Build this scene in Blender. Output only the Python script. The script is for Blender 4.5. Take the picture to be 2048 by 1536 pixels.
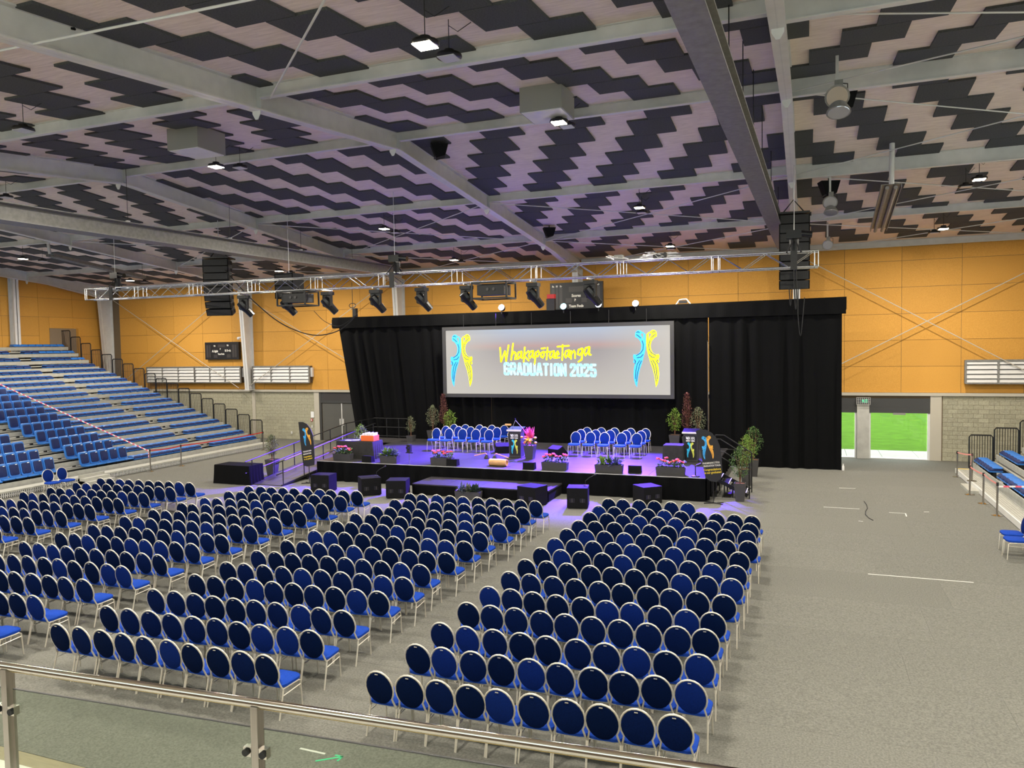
import bpy, math, random
from mathutils import Vector, Matrix
random.seed(7)
for o in list(bpy.data.objects): bpy.data.objects.remove(o)
sc = bpy.context.scene
COL = sc.collection
R90 = math.pi/2
# ------------------------------------------------------------------ camera
FPX, YAW, PITCH, ROLL, HC = 1520.0, math.radians(21.24), math.radians(-2.75), math.radians(0.975), 5.3
_f = Vector((-math.sin(YAW)*math.cos(PITCH), math.cos(YAW)*math.cos(PITCH), math.sin(PITCH)))
_r = Vector((math.cos(YAW), math.sin(YAW), 0)); _u = _r.cross(_f)
CR = _r*math.cos(ROLL) - _u*math.sin(ROLL); CU = _u*math.cos(ROLL) + _r*math.sin(ROLL); CF = _f
CAMP = Vector((0, 0, HC))
cam = bpy.data.cameras.new('camera'); cam.sensor_width = 36; cam.lens = FPX/2048*36; cam.clip_end = 400; cam.clip_start = .05
co = bpy.data.objects.new('camera', cam); COL.objects.link(co)
co.matrix_world = Matrix(((CR.x, CU.x, -CF.x, 0), (CR.y, CU.y, -CF.y, 0), (CR.z, CU.z, -CF.z, HC), (0, 0, 0, 1)))
sc.camera = co
def at(px, py, axis, val):
    """survey helper: where the sight line through a photo point meets a plane of the hall"""
    d = CF*FPX + CR*(px-1024) - CU*(py-768)
    return CAMP + d*((val-CAMP[axis])/d[axis])
def fl(px, py, z=0.0): return at(px, py, 2, z)
def seen(p, m=40):
    d = Vector(p)-CAMP; z = d.dot(CF)
    if z < .2: return False
    x = 1024+FPX*d.dot(CR)/z; y = 768-FPX*d.dot(CU)/z
    return -m < x < 2048+m and -m < y < 1536+m
# ------------------------------------------------------------------ world, light, exposure
w = bpy.data.worlds.new('sky'); sc.world = w; w.use_nodes = True
w.node_tree.nodes['Background'].inputs[0].default_value = (.86, .93, 1, 1)
w.node_tree.nodes['Background'].inputs[1].default_value = 4.2
sun = bpy.data.lights.new('sun', 'SUN'); sun.energy = 7.0; sun.angle = .02; sun.color = (1, .95, .86)
so = bpy.data.objects.new('sun', sun); COL.objects.link(so); so.rotation_euler = (0, math.radians(-42), 0)
LAMP_W = 315
vs = sc.view_settings; vs.view_transform = 'Standard'; vs.look = 'None'; vs.gamma = 1; vs.use_curve_mapping = False
vs.exposure = 0.04
cy = sc.cycles; cy.max_bounces = 5; cy.diffuse_bounces = 3; cy.glossy_bounces = 2; cy.transmission_bounces = 2; cy.transparent_max_bounces = 8
# ------------------------------------------------------------------ materials
MATS = {}
def mat(name, col, rough=.6, metal=0, noise=None, emit=0, spec=None, alpha=None, bump=0):
    m = bpy.data.materials.new(name); m.use_nodes = True; nt = m.node_tree; b = nt.nodes['Principled BSDF']
    b.inputs['Base Color'].default_value = (*col, 1); b.inputs['Roughness'].default_value = rough; b.inputs['Metallic'].default_value = metal
    if spec is not None: b.inputs['Specular IOR Level'].default_value = spec
    if emit: b.inputs['Emission Color'].default_value = (*col, 1); b.inputs['Emission Strength'].default_value = emit
    if noise:   # (scale, amount, detail)
        tc = nt.nodes.new('ShaderNodeTexCoord'); n = nt.nodes.new('ShaderNodeTexNoise'); n.inputs['Scale'].default_value = noise[0]
        n.inputs['Detail'].default_value = noise[2] if len(noise) > 2 else 3
        mp = nt.nodes.new('ShaderNodeMapping'); nt.links.new(tc.outputs['Object'], mp.inputs[0]); nt.links.new(mp.outputs[0], n.inputs['Vector'])
        if len(noise) > 3: mp.inputs['Scale'].default_value = noise[3]
        r = nt.nodes.new('ShaderNodeValToRGB'); a = noise[1]
        r.color_ramp.elements[0].position = .3; r.color_ramp.elements[1].position = .7
        r.color_ramp.elements[0].color = (*[c*(1-a) for c in col], 1); r.color_ramp.elements[1].color = (*[min(1, c*(1+a)) for c in col], 1)
        nt.links.new(n.outputs['Fac'], r.inputs[0]); nt.links.new(r.outputs[0], b.inputs['Base Color'])
        if bump:
            bp = nt.nodes.new('ShaderNodeBump'); bp.inputs['Strength'].default_value = bump; bp.inputs['Distance'].default_value = .02
            nt.links.new(n.outputs['Fac'], bp.inputs['Height']); nt.links.new(bp.outputs[0], b.inputs['Normal'])
    MATS[name] = m; return m
def two_tone(name, c1, c2, scale, rough=.7, detail=3, stretch=(1, 1, 1), vary=.1):
    """fleck pattern of two colours plus a slow drift"""
    m = bpy.data.materials.new(name); m.use_nodes = True; nt = m.node_tree; b = nt.nodes['Principled BSDF']; b.inputs['Roughness'].default_value = rough
    tc = nt.nodes.new('ShaderNodeTexCoord'); mp = nt.nodes.new('ShaderNodeMapping'); mp.inputs['Scale'].default_value = stretch
    nt.links.new(tc.outputs['Object'], mp.inputs[0])
    oi = nt.nodes.new('ShaderNodeObjectInfo'); ad = nt.nodes.new('ShaderNodeVectorMath'); ad.operation = 'ADD'
    ml = nt.nodes.new('ShaderNodeMath'); ml.operation = 'MULTIPLY'; ml.inputs[1].default_value = 40
    nt.links.new(oi.outputs['Random'], ml.inputs[0]); nt.links.new(mp.outputs[0], ad.inputs[0]); nt.links.new(ml.outputs[0], ad.inputs[1])
    n = nt.nodes.new('ShaderNodeTexNoise'); n.inputs['Scale'].default_value = scale; n.inputs['Detail'].default_value = detail; n.inputs['Roughness'].default_value = .7
    nt.links.new(ad.outputs[0], n.inputs['Vector'])
    r = nt.nodes.new('ShaderNodeValToRGB'); r.color_ramp.elements[0].position = .36; r.color_ramp.elements[1].position = .64
    r.color_ramp.elements[0].color = (*c1, 1); r.color_ramp.elements[1].color = (*c2, 1); nt.links.new(n.outputs['Fac'], r.inputs[0])
    hs = nt.nodes.new('ShaderNodeHueSaturation'); mr = nt.nodes.new('ShaderNodeMapRange'); mr.inputs[3].default_value = 1-vary; mr.inputs[4].default_value = 1+vary
    nt.links.new(oi.outputs['Random'], mr.inputs[0]); nt.links.new(mr.outputs[0], hs.inputs['Value']); nt.links.new(r.outputs[0], hs.inputs['Color'])
    nt.links.new(hs.outputs[0], b.inputs['Base Color']); MATS[name] = m; return m
mat('steel', (.62, .615, .60), .5, 0, (3, .06)); mat('steel_light', (.68, .67, .65), .45, 0, (3, .05)); mat('galv', (.23, .225, .21), .5, .25, (9, .15))
mat('alu', (.8, .8, .8), .22, 1); mat('chrome', (.5, .47, .42), .12, 1); mat('brushed', (.36, .335, .3), .3, 1, (6, .1, 2, (40, 40, 1)))
mat('chair_metal', (.72, .67, .58), .36, .55); mat('black', (.012, .012, .013), .55); mat('black_gloss', (.01, .01, .011), .25)
mat('black_metal', (.016, .016, .017), .4, .3); mat('rubber', (.01, .01, .01), .7); mat('drape', (.0022, .0024, .0028), .95, 0, (30, .3, 2), spec=.15)
mat('table_cloth', (.035, .034, .033), .9, 0, (8, .1, 2), spec=.15); mat('speaker', (.006, .006, .0065), .75, 0, (60, .4, 2), spec=.15); mat('grille', (.02, .02, .021), .7, 0, (160, .5, 1))
two_tone('osb', (.54, .255, .035), (.70, .36, .065), 55, .75, vary=.05)
two_tone('ply', (.66, .55, .465), (.83, .715, .62), 2.2, .6, 4, (1, 9, 1))
two_tone('block', (.32, .30, .215), (.42, .40, .295), 16, .9)
two_tone('carpet', (.102, .1, .084), (.18, .177, .152), 34, .95, 4, vary=.035)
two_tone('deck', (.032, .03, .033), (.046, .043, .047), 6, .36, 4)
mat('wall_plain', (.5, .4, .27), .7); mat('wall_dim', (.16, .13, .1), .8); mat('baffle', (.064, .068, .07), .95, 0, (40, .25, 2)); mat('mortar', (.17, .12, .07), .95); mat('trim', (.5, .46, .38), .6)
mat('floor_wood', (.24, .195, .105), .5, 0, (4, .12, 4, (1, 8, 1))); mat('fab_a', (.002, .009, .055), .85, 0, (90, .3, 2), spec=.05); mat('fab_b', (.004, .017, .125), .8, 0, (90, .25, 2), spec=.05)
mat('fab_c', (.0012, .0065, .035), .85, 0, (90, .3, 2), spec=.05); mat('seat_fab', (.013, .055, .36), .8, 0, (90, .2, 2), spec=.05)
mat('shell', (.028, .17, .56), .35); mat('pad', (.004, .014, .085), .75, 0, (60, .25, 2)); mat('white', (.75, .75, .74), .5); mat('white_paper', (.85, .85, .85), .8)
mat('grey_paint', (.27, .265, .24), .5); mat('door', (.1, .098, .09), .5); mat('frame_dark', (.05, .05, .05), .5); mat('grey_conc', (.55, .54, .5), .9, 0, (3, .1))
mat('pot', (.05, .048, .048), .6, 0, (6, .08)); mat('soil', (.3, .12, .04), .95, 0, (60, .5)); mat('bark', (.16, .075, .04), .9)
mat('leaf', (.06, .13, .025), .6, 0, (7, .5)); mat('leaf_bright', (.16, .27, .03), .55, 0, (7, .5)); mat('leaf_dark', (.025, .055, .02), .6, 0, (7, .5))
mat('leaf_grey', (.17, .19, .10), .7, 0, (7, .4)); mat('leaf_purple', (.15, .05, .042), .7, 0, (7, .5)); mat('leaf_blue', (.10, .13, .16), .5, 0, (7, .4))
mat('red_petal', (.85, .09, .06), .6, 0, (9, .3)); mat('pink_petal', (.9, .12, .3), .6, 0, (9, .3)); mat('magenta', (.6, .03, .22), .6); mat('yellow_petal', (.9, .5, .03), .6); mat('peach', (.9, .42, .26), .6)
mat('orange_box', (.85, .16, .03), .5); mat('log', (.62, .34, .13), .6, 0, (4, .3, 4, (1, 14, 14))); mat('grass', (.07, .16, .009), .9, 0, (1.4, .2, 5), spec=.05); mat('paving', (.36, .355, .34), .9, 0, (2, .06))
mat('red', (.5, .02, .02), .5); mat('tape_red', (.8, .12, .2), .5); mat('tape_white', (.85, .82, .82), .5); mat('belt_pink', (.85, .3, .27), .6); mat('sign_white', (.9, .9, .9), .5, emit=.12)
mat('yellow', (.75, .55, .03), .6); mat('led_off', (.55, .55, .6), .3); mat('lamp', (1, .88, .66), .4, emit=26); mat('led_on', (.8, .85, 1), .3, emit=14); mat('cyan_on', (.35, .85, 1), .3, emit=9)
mat('exit_green', (.05, .6, .3), .4, emit=1.2); mat('amber_wall', (.72, .3, .03), .7); mat('recess', (.26, .19, .12), .8); mat('navy_print', (.01, .02, .04), .6)
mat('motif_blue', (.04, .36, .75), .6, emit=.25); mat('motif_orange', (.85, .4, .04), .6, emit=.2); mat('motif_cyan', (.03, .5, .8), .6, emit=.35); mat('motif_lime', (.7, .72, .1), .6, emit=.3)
mat('scr_blue', (.04, .40, .88), .5, emit=1.0); mat('scr_yellow', (.85, .83, .01), .5, emit=1.0); mat('scr_text', (.36, .76, .97), .5, emit=1.0); mat('scr_navy', (.01, .04, .14), .5, emit=.5)
mat('board', (.014, .014, .016), .4); mat('board_dim', (.05, .045, .045), .4); mat('print_white', (.7, .68, .62), .6); mat('tape_floor', (.6, .6, .56), .7); mat('lens_glass', (.45, .45, .5), .08, .6)
def glass_mat():
    m = bpy.data.materials.new('glass'); m.use_nodes = True; nt = m.node_tree; nt.nodes.clear()
    o = nt.nodes.new('ShaderNodeOutputMaterial'); t = nt.nodes.new('ShaderNodeBsdfTransparent'); t.inputs[0].default_value = (.8, .84, .79, 1)
    g = nt.nodes.new('ShaderNodeBsdfGlossy'); g.inputs['Roughness'].default_value = .02; g.inputs[0].default_value = (.9, .95, .9, 1)
    x = nt.nodes.new('ShaderNodeMixShader'); x.inputs[0].default_value = .03; nt.links.new(t.outputs[0], x.inputs[1]); nt.links.new(g.outputs[0], x.inputs[2]); nt.links.new(x.outputs[0], o.inputs[0])
    MATS['glass'] = m
glass_mat()
def screen_mat():
    m = bpy.data.materials.new('screen_picture'); m.use_nodes = True; nt = m.node_tree; b = nt.nodes['Principled BSDF']; b.inputs['Base Color'].default_value = (.02, .02, .02, 1)
    tc = nt.nodes.new('ShaderNodeTexCoord'); sp = nt.nodes.new('ShaderNodeSeparateXYZ'); nt.links.new(tc.outputs['Generated'], sp.inputs[0])
    r = nt.nodes.new('ShaderNodeValToRGB'); e = r.color_ramp.elements
    e[0].position = 0; e[0].color = (.53, .50, .43, 1); e[1].position = 1; e[1].color = (.44, .52, .64, 1)
    for p, c in ((.35, (.44, .41, .38)), (.66, (.34, .31, .31)), (.74, (.48, .32, .30)), (.82, (.42, .40, .44))):
        q = e.new(p); q.color = (*c, 1)
    nt.links.new(sp.outputs['Z'], r.inputs[0])
    gx = nt.nodes.new('ShaderNodeMath'); gx.operation = 'SUBTRACT'; gx.inputs[1].default_value = .5; nt.links.new(sp.outputs['X'], gx.inputs[0])
    ab = nt.nodes.new('ShaderNodeMath'); ab.operation = 'ABSOLUTE'; nt.links.new(gx.outputs[0], ab.inputs[0])
    mr = nt.nodes.new('ShaderNodeMapRange'); mr.inputs[1].default_value = .2; mr.inputs[2].default_value = .5; nt.links.new(ab.outputs[0], mr.inputs[0])
    mx = nt.nodes.new('ShaderNodeMix'); mx.data_type = 'RGBA'; mx.inputs[7].default_value = (.55, .52, .47, 1)
    nt.links.new(mr.outputs[0], mx.inputs[0]); nt.links.new(r.outputs[0], mx.inputs[6]); nt.links.new(mx.outputs[2], b.inputs['Emission Color']); b.inputs['Emission Strength'].default_value = 1.0
    MATS['screen_picture'] = m
screen_mat()
# ------------------------------------------------------------------ mesh helpers
def frame(d):
    d = d.normalized(); a = Vector((0, 0, 1)) if abs(d.z) < .9 else Vector((1, 0, 0))
    u = d.cross(a).normalized(); return u, d.cross(u).normalized()
class MB:
    def __init__(s): s.v = []; s.f = []
    def add(s, vs, fs):
        n = len(s.v); s.v += [tuple(x) for x in vs]; s.f += [tuple(n+i for i in f) for f in fs]; return s
    def box(s, c, d, rz=0, M=None):
        x, y, z = (q/2 for q in d); p = [Vector((a*x, b*y, e*z)) for a in (-1, 1) for b in (-1, 1) for e in (-1, 1)]
        if rz: p = [Matrix.Rotation(rz, 3, 'Z') @ q for q in p]
        if M is not None: p = [M @ q for q in p]
        c = Vector(c); return s.add([q+c for q in p], [(0, 1, 3, 2), (4, 6, 7, 5), (0, 4, 5, 1), (2, 3, 7, 6), (0, 2, 6, 4), (1, 5, 7, 3)])
    def bb(s, x0, x1, y0, y1, z0, z1): return s.box(((x0+x1)/2, (y0+y1)/2, (z0+z1)/2), (abs(x1-x0), abs(y1-y0), abs(z1-z0)))
    def bar(s, a, b, wd, h=None):
        """rectangular bar from a to b, width wd sideways, h in the other direction"""
        a, b = Vector(a), Vector(b); d = b-a; u, v = frame(d); h = h or wd; u = u*wd/2; v = v*h/2
        return s.add([a-u-v, a+u-v, a+u+v, a-u+v, b-u-v, b+u-v, b+u+v, b-u+v], [(0, 1, 2, 3), (7, 6, 5, 4), (0, 4, 5, 1), (1, 5, 6, 2), (2, 6, 7, 3), (3, 7, 4, 0)])
    def tube(s, pts, r, n=6, closed=False, cap=True):
        pts = [Vector(p) for p in pts]; N = len(pts); u = None; rings = []
        for i, p in enumerate(pts):
            a = pts[i-1] if (i or closed) else p; b = pts[(i+1) % N] if (i < N-1 or closed) else p
            d = (b-a)
            if d.length < 1e-9: d = Vector((0, 0, 1))
            d.normalize()
            if u is None: u, v = frame(d)
            else:
                u = (u-d*u.dot(d)); u = u.normalized() if u.length > 1e-6 else frame(d)[0]; v = d.cross(u)
            rr = r[i] if isinstance(r, (list, tuple)) else r
            rings.append([p+(u*math.cos(2*math.pi*k/n)+v*math.sin(2*math.pi*k/n))*rr for k in range(n)])
        vs = [q for R in rings for q in R]; fs = []
        for i in range(N if closed else N-1):
            j = (i+1) % N
            fs += [(i*n+k, i*n+(k+1) % n, j*n+(k+1) % n, j*n+k) for k in range(n)]
        if cap and not closed: fs += [tuple(range(n-1, -1, -1)), tuple((N-1)*n+k for k in range(n))]
        return s.add(vs, fs)
    def cyl(s, a, b, r, n=12): return s.tube([a, b], r, n)
    def lathe(s, prof, c=(0, 0, 0), n=16, M=None):
        vs = [Vector((r*math.cos(2*math.pi*k/n), r*math.sin(2*math.pi*k/n), z)) for r, z in prof for k in range(n)]
        if M is not None: vs = [M @ q for q in vs]
        c = Vector(c); m = len(prof); fs = [(i*n+k, i*n+(k+1) % n, (i+1)*n+(k+1) % n, (i+1)*n+k) for i in range(m-1) for k in range(n)]
        fs += [tuple(range(n-1, -1, -1)), tuple((m-1)*n+k for k in range(n))]
        return s.add([q+c for q in vs], fs)
    def prism(s, poly, O, U, V, t):
        """extrude a 2D outline lying in plane (O,U,V) by thickness t along U x V"""
        O, U, V = Vector(O), Vector(U), Vector(V); N = U.cross(V).normalized()*t; n = len(poly)
        a = [O+U*x+V*y for x, y in poly]; return s.add(a+[q+N for q in a], [tuple(range(n-1, -1, -1)), tuple(range(n, 2*n))]+[(i, (i+1) % n, n+(i+1) % n, n+i) for i in range(n)])
    def loft(s, rings, cap=True):
        n = len(rings[0]); vs = [q for R in rings for q in R]
        fs = [(i*n+k, i*n+(k+1) % n, (i+1)*n+(k+1) % n, (i+1)*n+k) for i in range(len(rings)-1) for k in range(n)]
        if cap: fs += [tuple(range(n-1, -1, -1)), tuple((len(rings)-1)*n+k for k in range(n))]
        return s.add(vs, fs)
    def stroke(s, pts, wd, O, U, V, t=.01):
        """thick pen line in a plane"""
        for (x0, y0), (x1, y1) in zip(pts, pts[1:]):
            dx, dy = x1-x0, y1-y0; L = math.hypot(dx, dy) or 1; ex, ey = dx/L*wd*.42, dy/L*wd*.42; nx, ny = -dy/L*wd/2, dx/L*wd/2
            s.prism([(x0-ex+nx*.7, y0-ey+ny*.7), (x0-ex-nx*.7, y0-ey-ny*.7), (x0-nx, y0-ny), (x1-nx, y1-ny), (x1+ex-nx*.7, y1+ey-ny*.7), (x1+ex+nx*.7, y1+ey+ny*.7), (x1+nx, y1+ny), (x0+nx, y0+ny)], O, U, V, t)
        return s
    def mesh(s, name, m, smooth=False):
        me = bpy.data.meshes.new(name); me.from_pydata(s.v, [], s.f); me.validate(); me.materials.append(MATS[m])
        if smooth:
            me.shade_smooth() if hasattr(me, 'shade_smooth') else None
            try: me.set_sharp_from_angle(angle=math.radians(smooth if smooth is not True else 50))
            except Exception: pass
        return me
    def build(s, name, m, parent=None, smooth=False, loc=None):
        return inst(name, s.mesh(name, m, smooth), parent, loc)
def inst(name, me, parent=None, loc=None, rz=0, scale=None, M=None):
    o = bpy.data.objects.new(name, me); COL.objects.link(o)
    if parent is not None: o.parent = parent
    if loc is not None: o.location = loc
    if rz: o.rotation_euler = (0, 0, rz)
    if scale is not None: o.scale = scale
    if M is not None: o.matrix_local = M
    return o
def tag(o, label, cat, group=None, kind=None):
    o['label'] = label; o['category'] = cat
    if group: o['group'] = group
    if kind: o['kind'] = kind
    return o
def struct(o, label=None, cat=None):
    o['kind'] = 'structure'
    if label: o['label'] = label
    if cat: o['category'] = cat
    return o
def thing(name, label, cat, loc=(0, 0, 0), rz=0, group=None):
    o = bpy.data.objects.new(name, None); COL.objects.link(o); o.empty_display_size = .1; o.location = loc; o.rotation_euler = (0, 0, rz); return tag(o, label, cat, group)
KIDS = {}
def dup(root, loc, rz=0, label=None, group=None, swap=None):
    """copy a thing with its parts and their sub-parts"""
    r = root.copy(); COL.objects.link(r); r.location = loc; r.rotation_euler = (0, 0, rz)
    if label: r['label'] = label
    if group: r['group'] = group
    def kids(a, b):
        for ch in a.children:
            c = ch.copy(); COL.objects.link(c); c.parent = b
            if swap and ch.name.split('.')[0] in swap: c.data = swap[ch.name.split('.')[0]]
            kids(ch, c)
    kids(root, r); return r
ORD = 'zeroth first second third fourth fifth sixth seventh eighth ninth tenth eleventh twelfth thirteenth fourteenth fifteenth sixteenth seventeenth eighteenth'.split()
def text(parent, s, size, O, U, V, m, name='lettering', sx=1, off=0, align='CENTER', fit=None):
    c = bpy.data.curves.new('t', 'FONT'); c.body = s; c.size = size; c.align_x = align; c.align_y = 'CENTER'; c.offset = off; c.extrude = .002; c.resolution_u = 2
    t = bpy.data.objects.new('t', c); COL.objects.link(t); bpy.context.view_layer.update()
    me = bpy.data.meshes.new_from_object(t.evaluated_get(bpy.context.evaluated_depsgraph_get())); bpy.data.objects.remove(t)
    if fit: xs_ = [v.co.x for v in me.vertices]; sx = fit/(max(xs_)-min(xs_))
    U, V = Vector(U).normalized()*sx, Vector(V).normalized(); N = Vector(U).normalized().cross(V)
    for v in me.vertices: v.co = Vector(O)+U*v.co.x+V*v.co.y+N*v.co.z
    me.name = name; me.materials.clear(); me.materials.append(MATS[m]); return inst(name, me, parent)
# ------------------------------------------------------------------ dimensions of the hall
YW = 37.8; XL = -43.9; RY = 19.2
def cz(Y): return 11.45-.093*abs(Y-RY)
RAFT = [-.45, -10.85, -21.2, -31.8, -43.3]
def ch(px, py, drop=0.0):
    d = CF*FPX + CR*(px-1024) - CU*(py-768)
    for s in (-.093, .093):
        t = (11.45-drop-s*RY-CAMP.z)/(d.z-s*d.y); p = CAMP+d*t
        if (s < 0) == (p.y >= RY): return p
# ------------------------------------------------------------------ floor
floor = struct(MB().bb(-46, 13, -3, YW+.2, -.3, -.006).build('floor', 'floor_wood'), 'grey carpeted hall floor over a pale timber base', 'floor')
MB().bb(-44, 12.8, 6.87, YW-.02, -.006, -.003).build('underlay', 'pot', floor)
yy = 6.87; k = 0
while yy < YW-.05:
    y1 = min(yy+2.0, YW-.02); xs = [-44, -34+3*(k % 2), -22-2*(k % 3), -10+(k % 2)*2.5, 1.5+(k % 3)*.6, 12.8]
    for a, b in zip(xs, xs[1:]): MB().bb(a+.0015, b-.0015, yy+.0015, y1-.0015, -.003, 0).build('carpet_strip', 'carpet', floor)
    yy += 2.0; k += 1
for pts in ([(1678, 976), (1711, 977)], [(1647, 1014), (1719, 1018)], [(1778, 1025), (1811, 1027), (1813, 1033)], [(1848, 1024), (1858, 1024)], [(1717, 1042), (1726, 1043)], [(1736, 1148), (1947, 1165)], [(600, 1497), (650, 1508)]):
    mb = MB(); q = [fl(*p) for p in pts]
    for a, b in zip(q, q[1:]): mb.bar((a.x, a.y, .002), (b.x, b.y, .002), .035, .004)
    tag(mb.build('floor_tape', 'tape_floor'), ['short white tape strip on carpet near the curtain end', 'long white tape strip on carpet left of the black cable', 'L-shaped white tape mark on the open carpet', 'tiny white tape mark nearest the right stanchions', 'tiny white tape mark just below the black cable', 'longest white tape line across the carpet in front of the right stand', 'white tape scrap on carpet behind the glass balustrade'][[976, 1014, 1025, 1024, 1042, 1148, 1497].index(pts[0][1])], 'floor tape', 'floor tape marks')
mb = MB(); mb.tube([fl(*p)+Vector((0, 0, .01)) for p in [(1728, 1003), (1733, 1010), (1735, 1017), (1731, 1023), (1731, 1030), (1738, 1037), (1746, 1041)]], .012, 5)
tag(mb.build('loose_cable', 'rubber'), 'short black cable lying curled on the open carpet', 'cable')
p = fl(660, 1518); mb = MB()
for pts in ([(-.14, -.1), (.12, .1)], [(.02, .1), (.12, .1), (.12, 0)]): mb.stroke(pts, .03, (p.x, p.y, 0), (1, 0, 0), (0, 1, 0), .003)
mat('arrow_green', (.02, .5, .22), .6); tag(mb.build('floor_arrow', 'arrow_green'), 'small green arrow mark on carpet seen through the glass', 'floor mark')
# ------------------------------------------------------------------ back wall: blocks below, board panels above
ZT = 2.86
wb = struct(MB().bb(XL-.3, -1.2, YW+.03, YW+.35, 0, 10.2).bb(5.06, 13, YW+.03, YW+.35, 0, 10.2).bb(-1.2, 5.06, YW+.03, YW+.35, 2.72, 10.2).build('wall_back', 'mortar'), 'back wall, grey block below and tan board above', 'wall')
dl0, dl1, dr0, dr1 = -26.95, -22.6, -3, 5.06
# openings on the right: pier between two door openings
MB().bb(2.12, 2.62, YW-.1, YW+.3, 0, 2.72).build('pier', 'grey_conc', wb)
pm = MB().bb(0, 2.311, -.018, 0, 0, 1.156).mesh('panel', 'osb')
xs = 1.59
for i in range(-20, 5):
    for j in range(6):
        x = xs+2.325*i; z = 3.0+1.17*j
        if x < XL: continue
        if z+1.17 > cz(YW)+.6: continue
        inst('panel', pm, wb, (x, YW+.03, z))
bm = MB().bb(0, .383, -.03, 0, 0, .183).mesh('brick', 'block'); bh = MB().bb(0, .19, -.03, 0, 0, .183).mesh('brick', 'block')
cnt = 0; rest = MB()
def blocks(x0, x1):
    global cnt
    for j in range(15):
        z = .19*j+.003
        if z+.18 > ZT: break
        x = x0-(.195 if j % 2 else 0)
        while x < x1-.05:
            a, b = max(x, x0), min(x+.383, x1)
            if b-a > .04:
                if cnt < 300:
                    if b-a > .38: inst('brick', bm, wb, (a, YW+.03, z))
                    else: inst('brick', bm, wb, (a, YW+.03, z), 0, ((b-a)/.383, 1, 1))
                    cnt += 1
                else: rest.bb(a, b, YW, YW+.03, z, z+.183)
            x += .39
blocks(5.55, 10.2); blocks(-33.3, -27.3); blocks(-40, -33.3); blocks(10.2, 12.95); o = rest.build('brick_courses', 'block', wb); o['kind'] = 'stuff'
struct(MB().bb(XL, 13, YW-.12, YW+.03, ZT, ZT+.13).build('trim_1', 'trim'), 'pale steel ledge along the top of the block wall', 'trim')
for x0, x1 in ((-27.3, -26.95), (5.06, 5.5)): struct(MB().bb(x0, x1, YW-.07, YW+.03, 0, ZT).build('trim_2', 'trim'), 'pale post at the edge of the %s door opening' % ('left grey' if x0 < 0 else 'right bright'), 'trim')
# left double door
dr = struct(MB().bb(-26.9, -22.6, YW-.03, YW+.03, 2.3, 2.83).bb(-26.95, -26.8, YW-.05, YW+.03, 0, 2.83).bb(-26.9, -22.6, YW-.06, YW+.03, 2.22, 2.33).build('door_1', 'frame_dark'), 'grey double door with transom beside the black curtain', 'door')
for i, (x0, x1) in enumerate(((-26.75, -25.42), (-25.38, -24.1))): 
    l = MB().bb(x0, x1, YW-.02, YW+.03, .02, 2.2).build('leaf', 'door', dr); MB().bb(x1-.12 if i == 0 else x0+.06, x1-.06 if i == 0 else x0+.12, YW-.08, YW-.02, .9, 1.3).build('handle', 'steel_light', l)
MB().bb(-26.7, -24.1, YW-.035, YW+.02, 2.38, 2.78).build('transom', 'board_dim', dr); MB().bb(-25.43, -25.37, YW-.05, YW, 0, 2.2).build('meeting_bar', 'steel_light', dr)
# right openings
for n, (x0, x1) in enumerate(((-1.2, 2.12), (2.62, 5.06))):
    d = struct(MB().bb(x0, x1, YW-.02, YW+.06, 2.33, 2.74).bb(x0, x1, YW-.05, YW+.12, 2.08, 2.33).build('door_%d' % (n+2), 'frame_dark'), ['open doorway half hidden by the curtain end, lawn beyond', 'wide open doorway to the lawn right of the pier'][n], 'door')
    MB().bb(x1-.09, x1, YW-.02, YW+.14, 0, 2.1).bb(x0, x0+.07, YW-.02, YW+.14, 0, 2.1).build('jamb', 'steel_light', d); MB().bb(x0, x1, YW, YW+.3, 0, .03).build('sill', 'steel_light', d)
    MB().bb((x0+x1)/2-.25, (x0+x1)/2+.25, YW-.06, YW, 2.0, 2.09).build('closer', 'grey_paint', d)
    g = MB().bb(x0+.06, x1-.1, YW+.28, YW+.29, .03, 2.08).build('pane', 'glass', d)
# louvred ventilation boxes on the back wall
def louvre(x0, x1, z0, z1, ncell, label):
    t = thing('louvre_box', label, 'vent box', ((x0+x1)/2, YW, z0)); W = x1-x0; H = z1-z0
    MB().bb(-W/2, W/2, -.3, 0, 0, H).build('case', 'board_dim', t)
    for i in range(ncell+1): MB().bb(-W/2+i*W/ncell-.04, -W/2+i*W/ncell+.04, -.37, -.3, 0, H).build('post', 'galv', t)
    MB().bb(-W/2, W/2, -.38, -.3, H-.05, H+.02).build('top_rail', 'galv', t); MB().bb(-W/2, W/2, -.38, -.3, -.02, .05).build('bottom_rail', 'galv', t)
    M = Matrix.Rotation(math.radians(-24), 3, 'X'); ns = 5; sl = MB().box((0, 0, 0), (W/ncell-.09, .012, H/ns*.88), M=M).mesh('slat', 'steel_light')
    for i in range(ncell):
        for j in range(ns): inst('slat', sl, t, (-W/2+(i+.5)*W/ncell, -.335, (j+.5)*H/ns))
    MB().bb(W/2, W/2+.12, -.2, -.05, H*.35, H*.9).build('actuator', 'steel_light', t)
louvre(6.35, 12.4, 3.42, 4.42, 5, 'silver louvred vent box on the right part of the back wall')
louvre(-31.5, -27.4, 3.42, 4.42, 3, 'silver louvred vent box between column and black curtain')
louvre(-36.0, -32.45, 3.42, 4.42, 3, 'silver louvred vent box under the light-dark scoreboard')
louvre(-40.0, -36.05, 3.42, 4.42, 3, 'silver louvred vent box behind the tall guard rails, leftmost')
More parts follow.
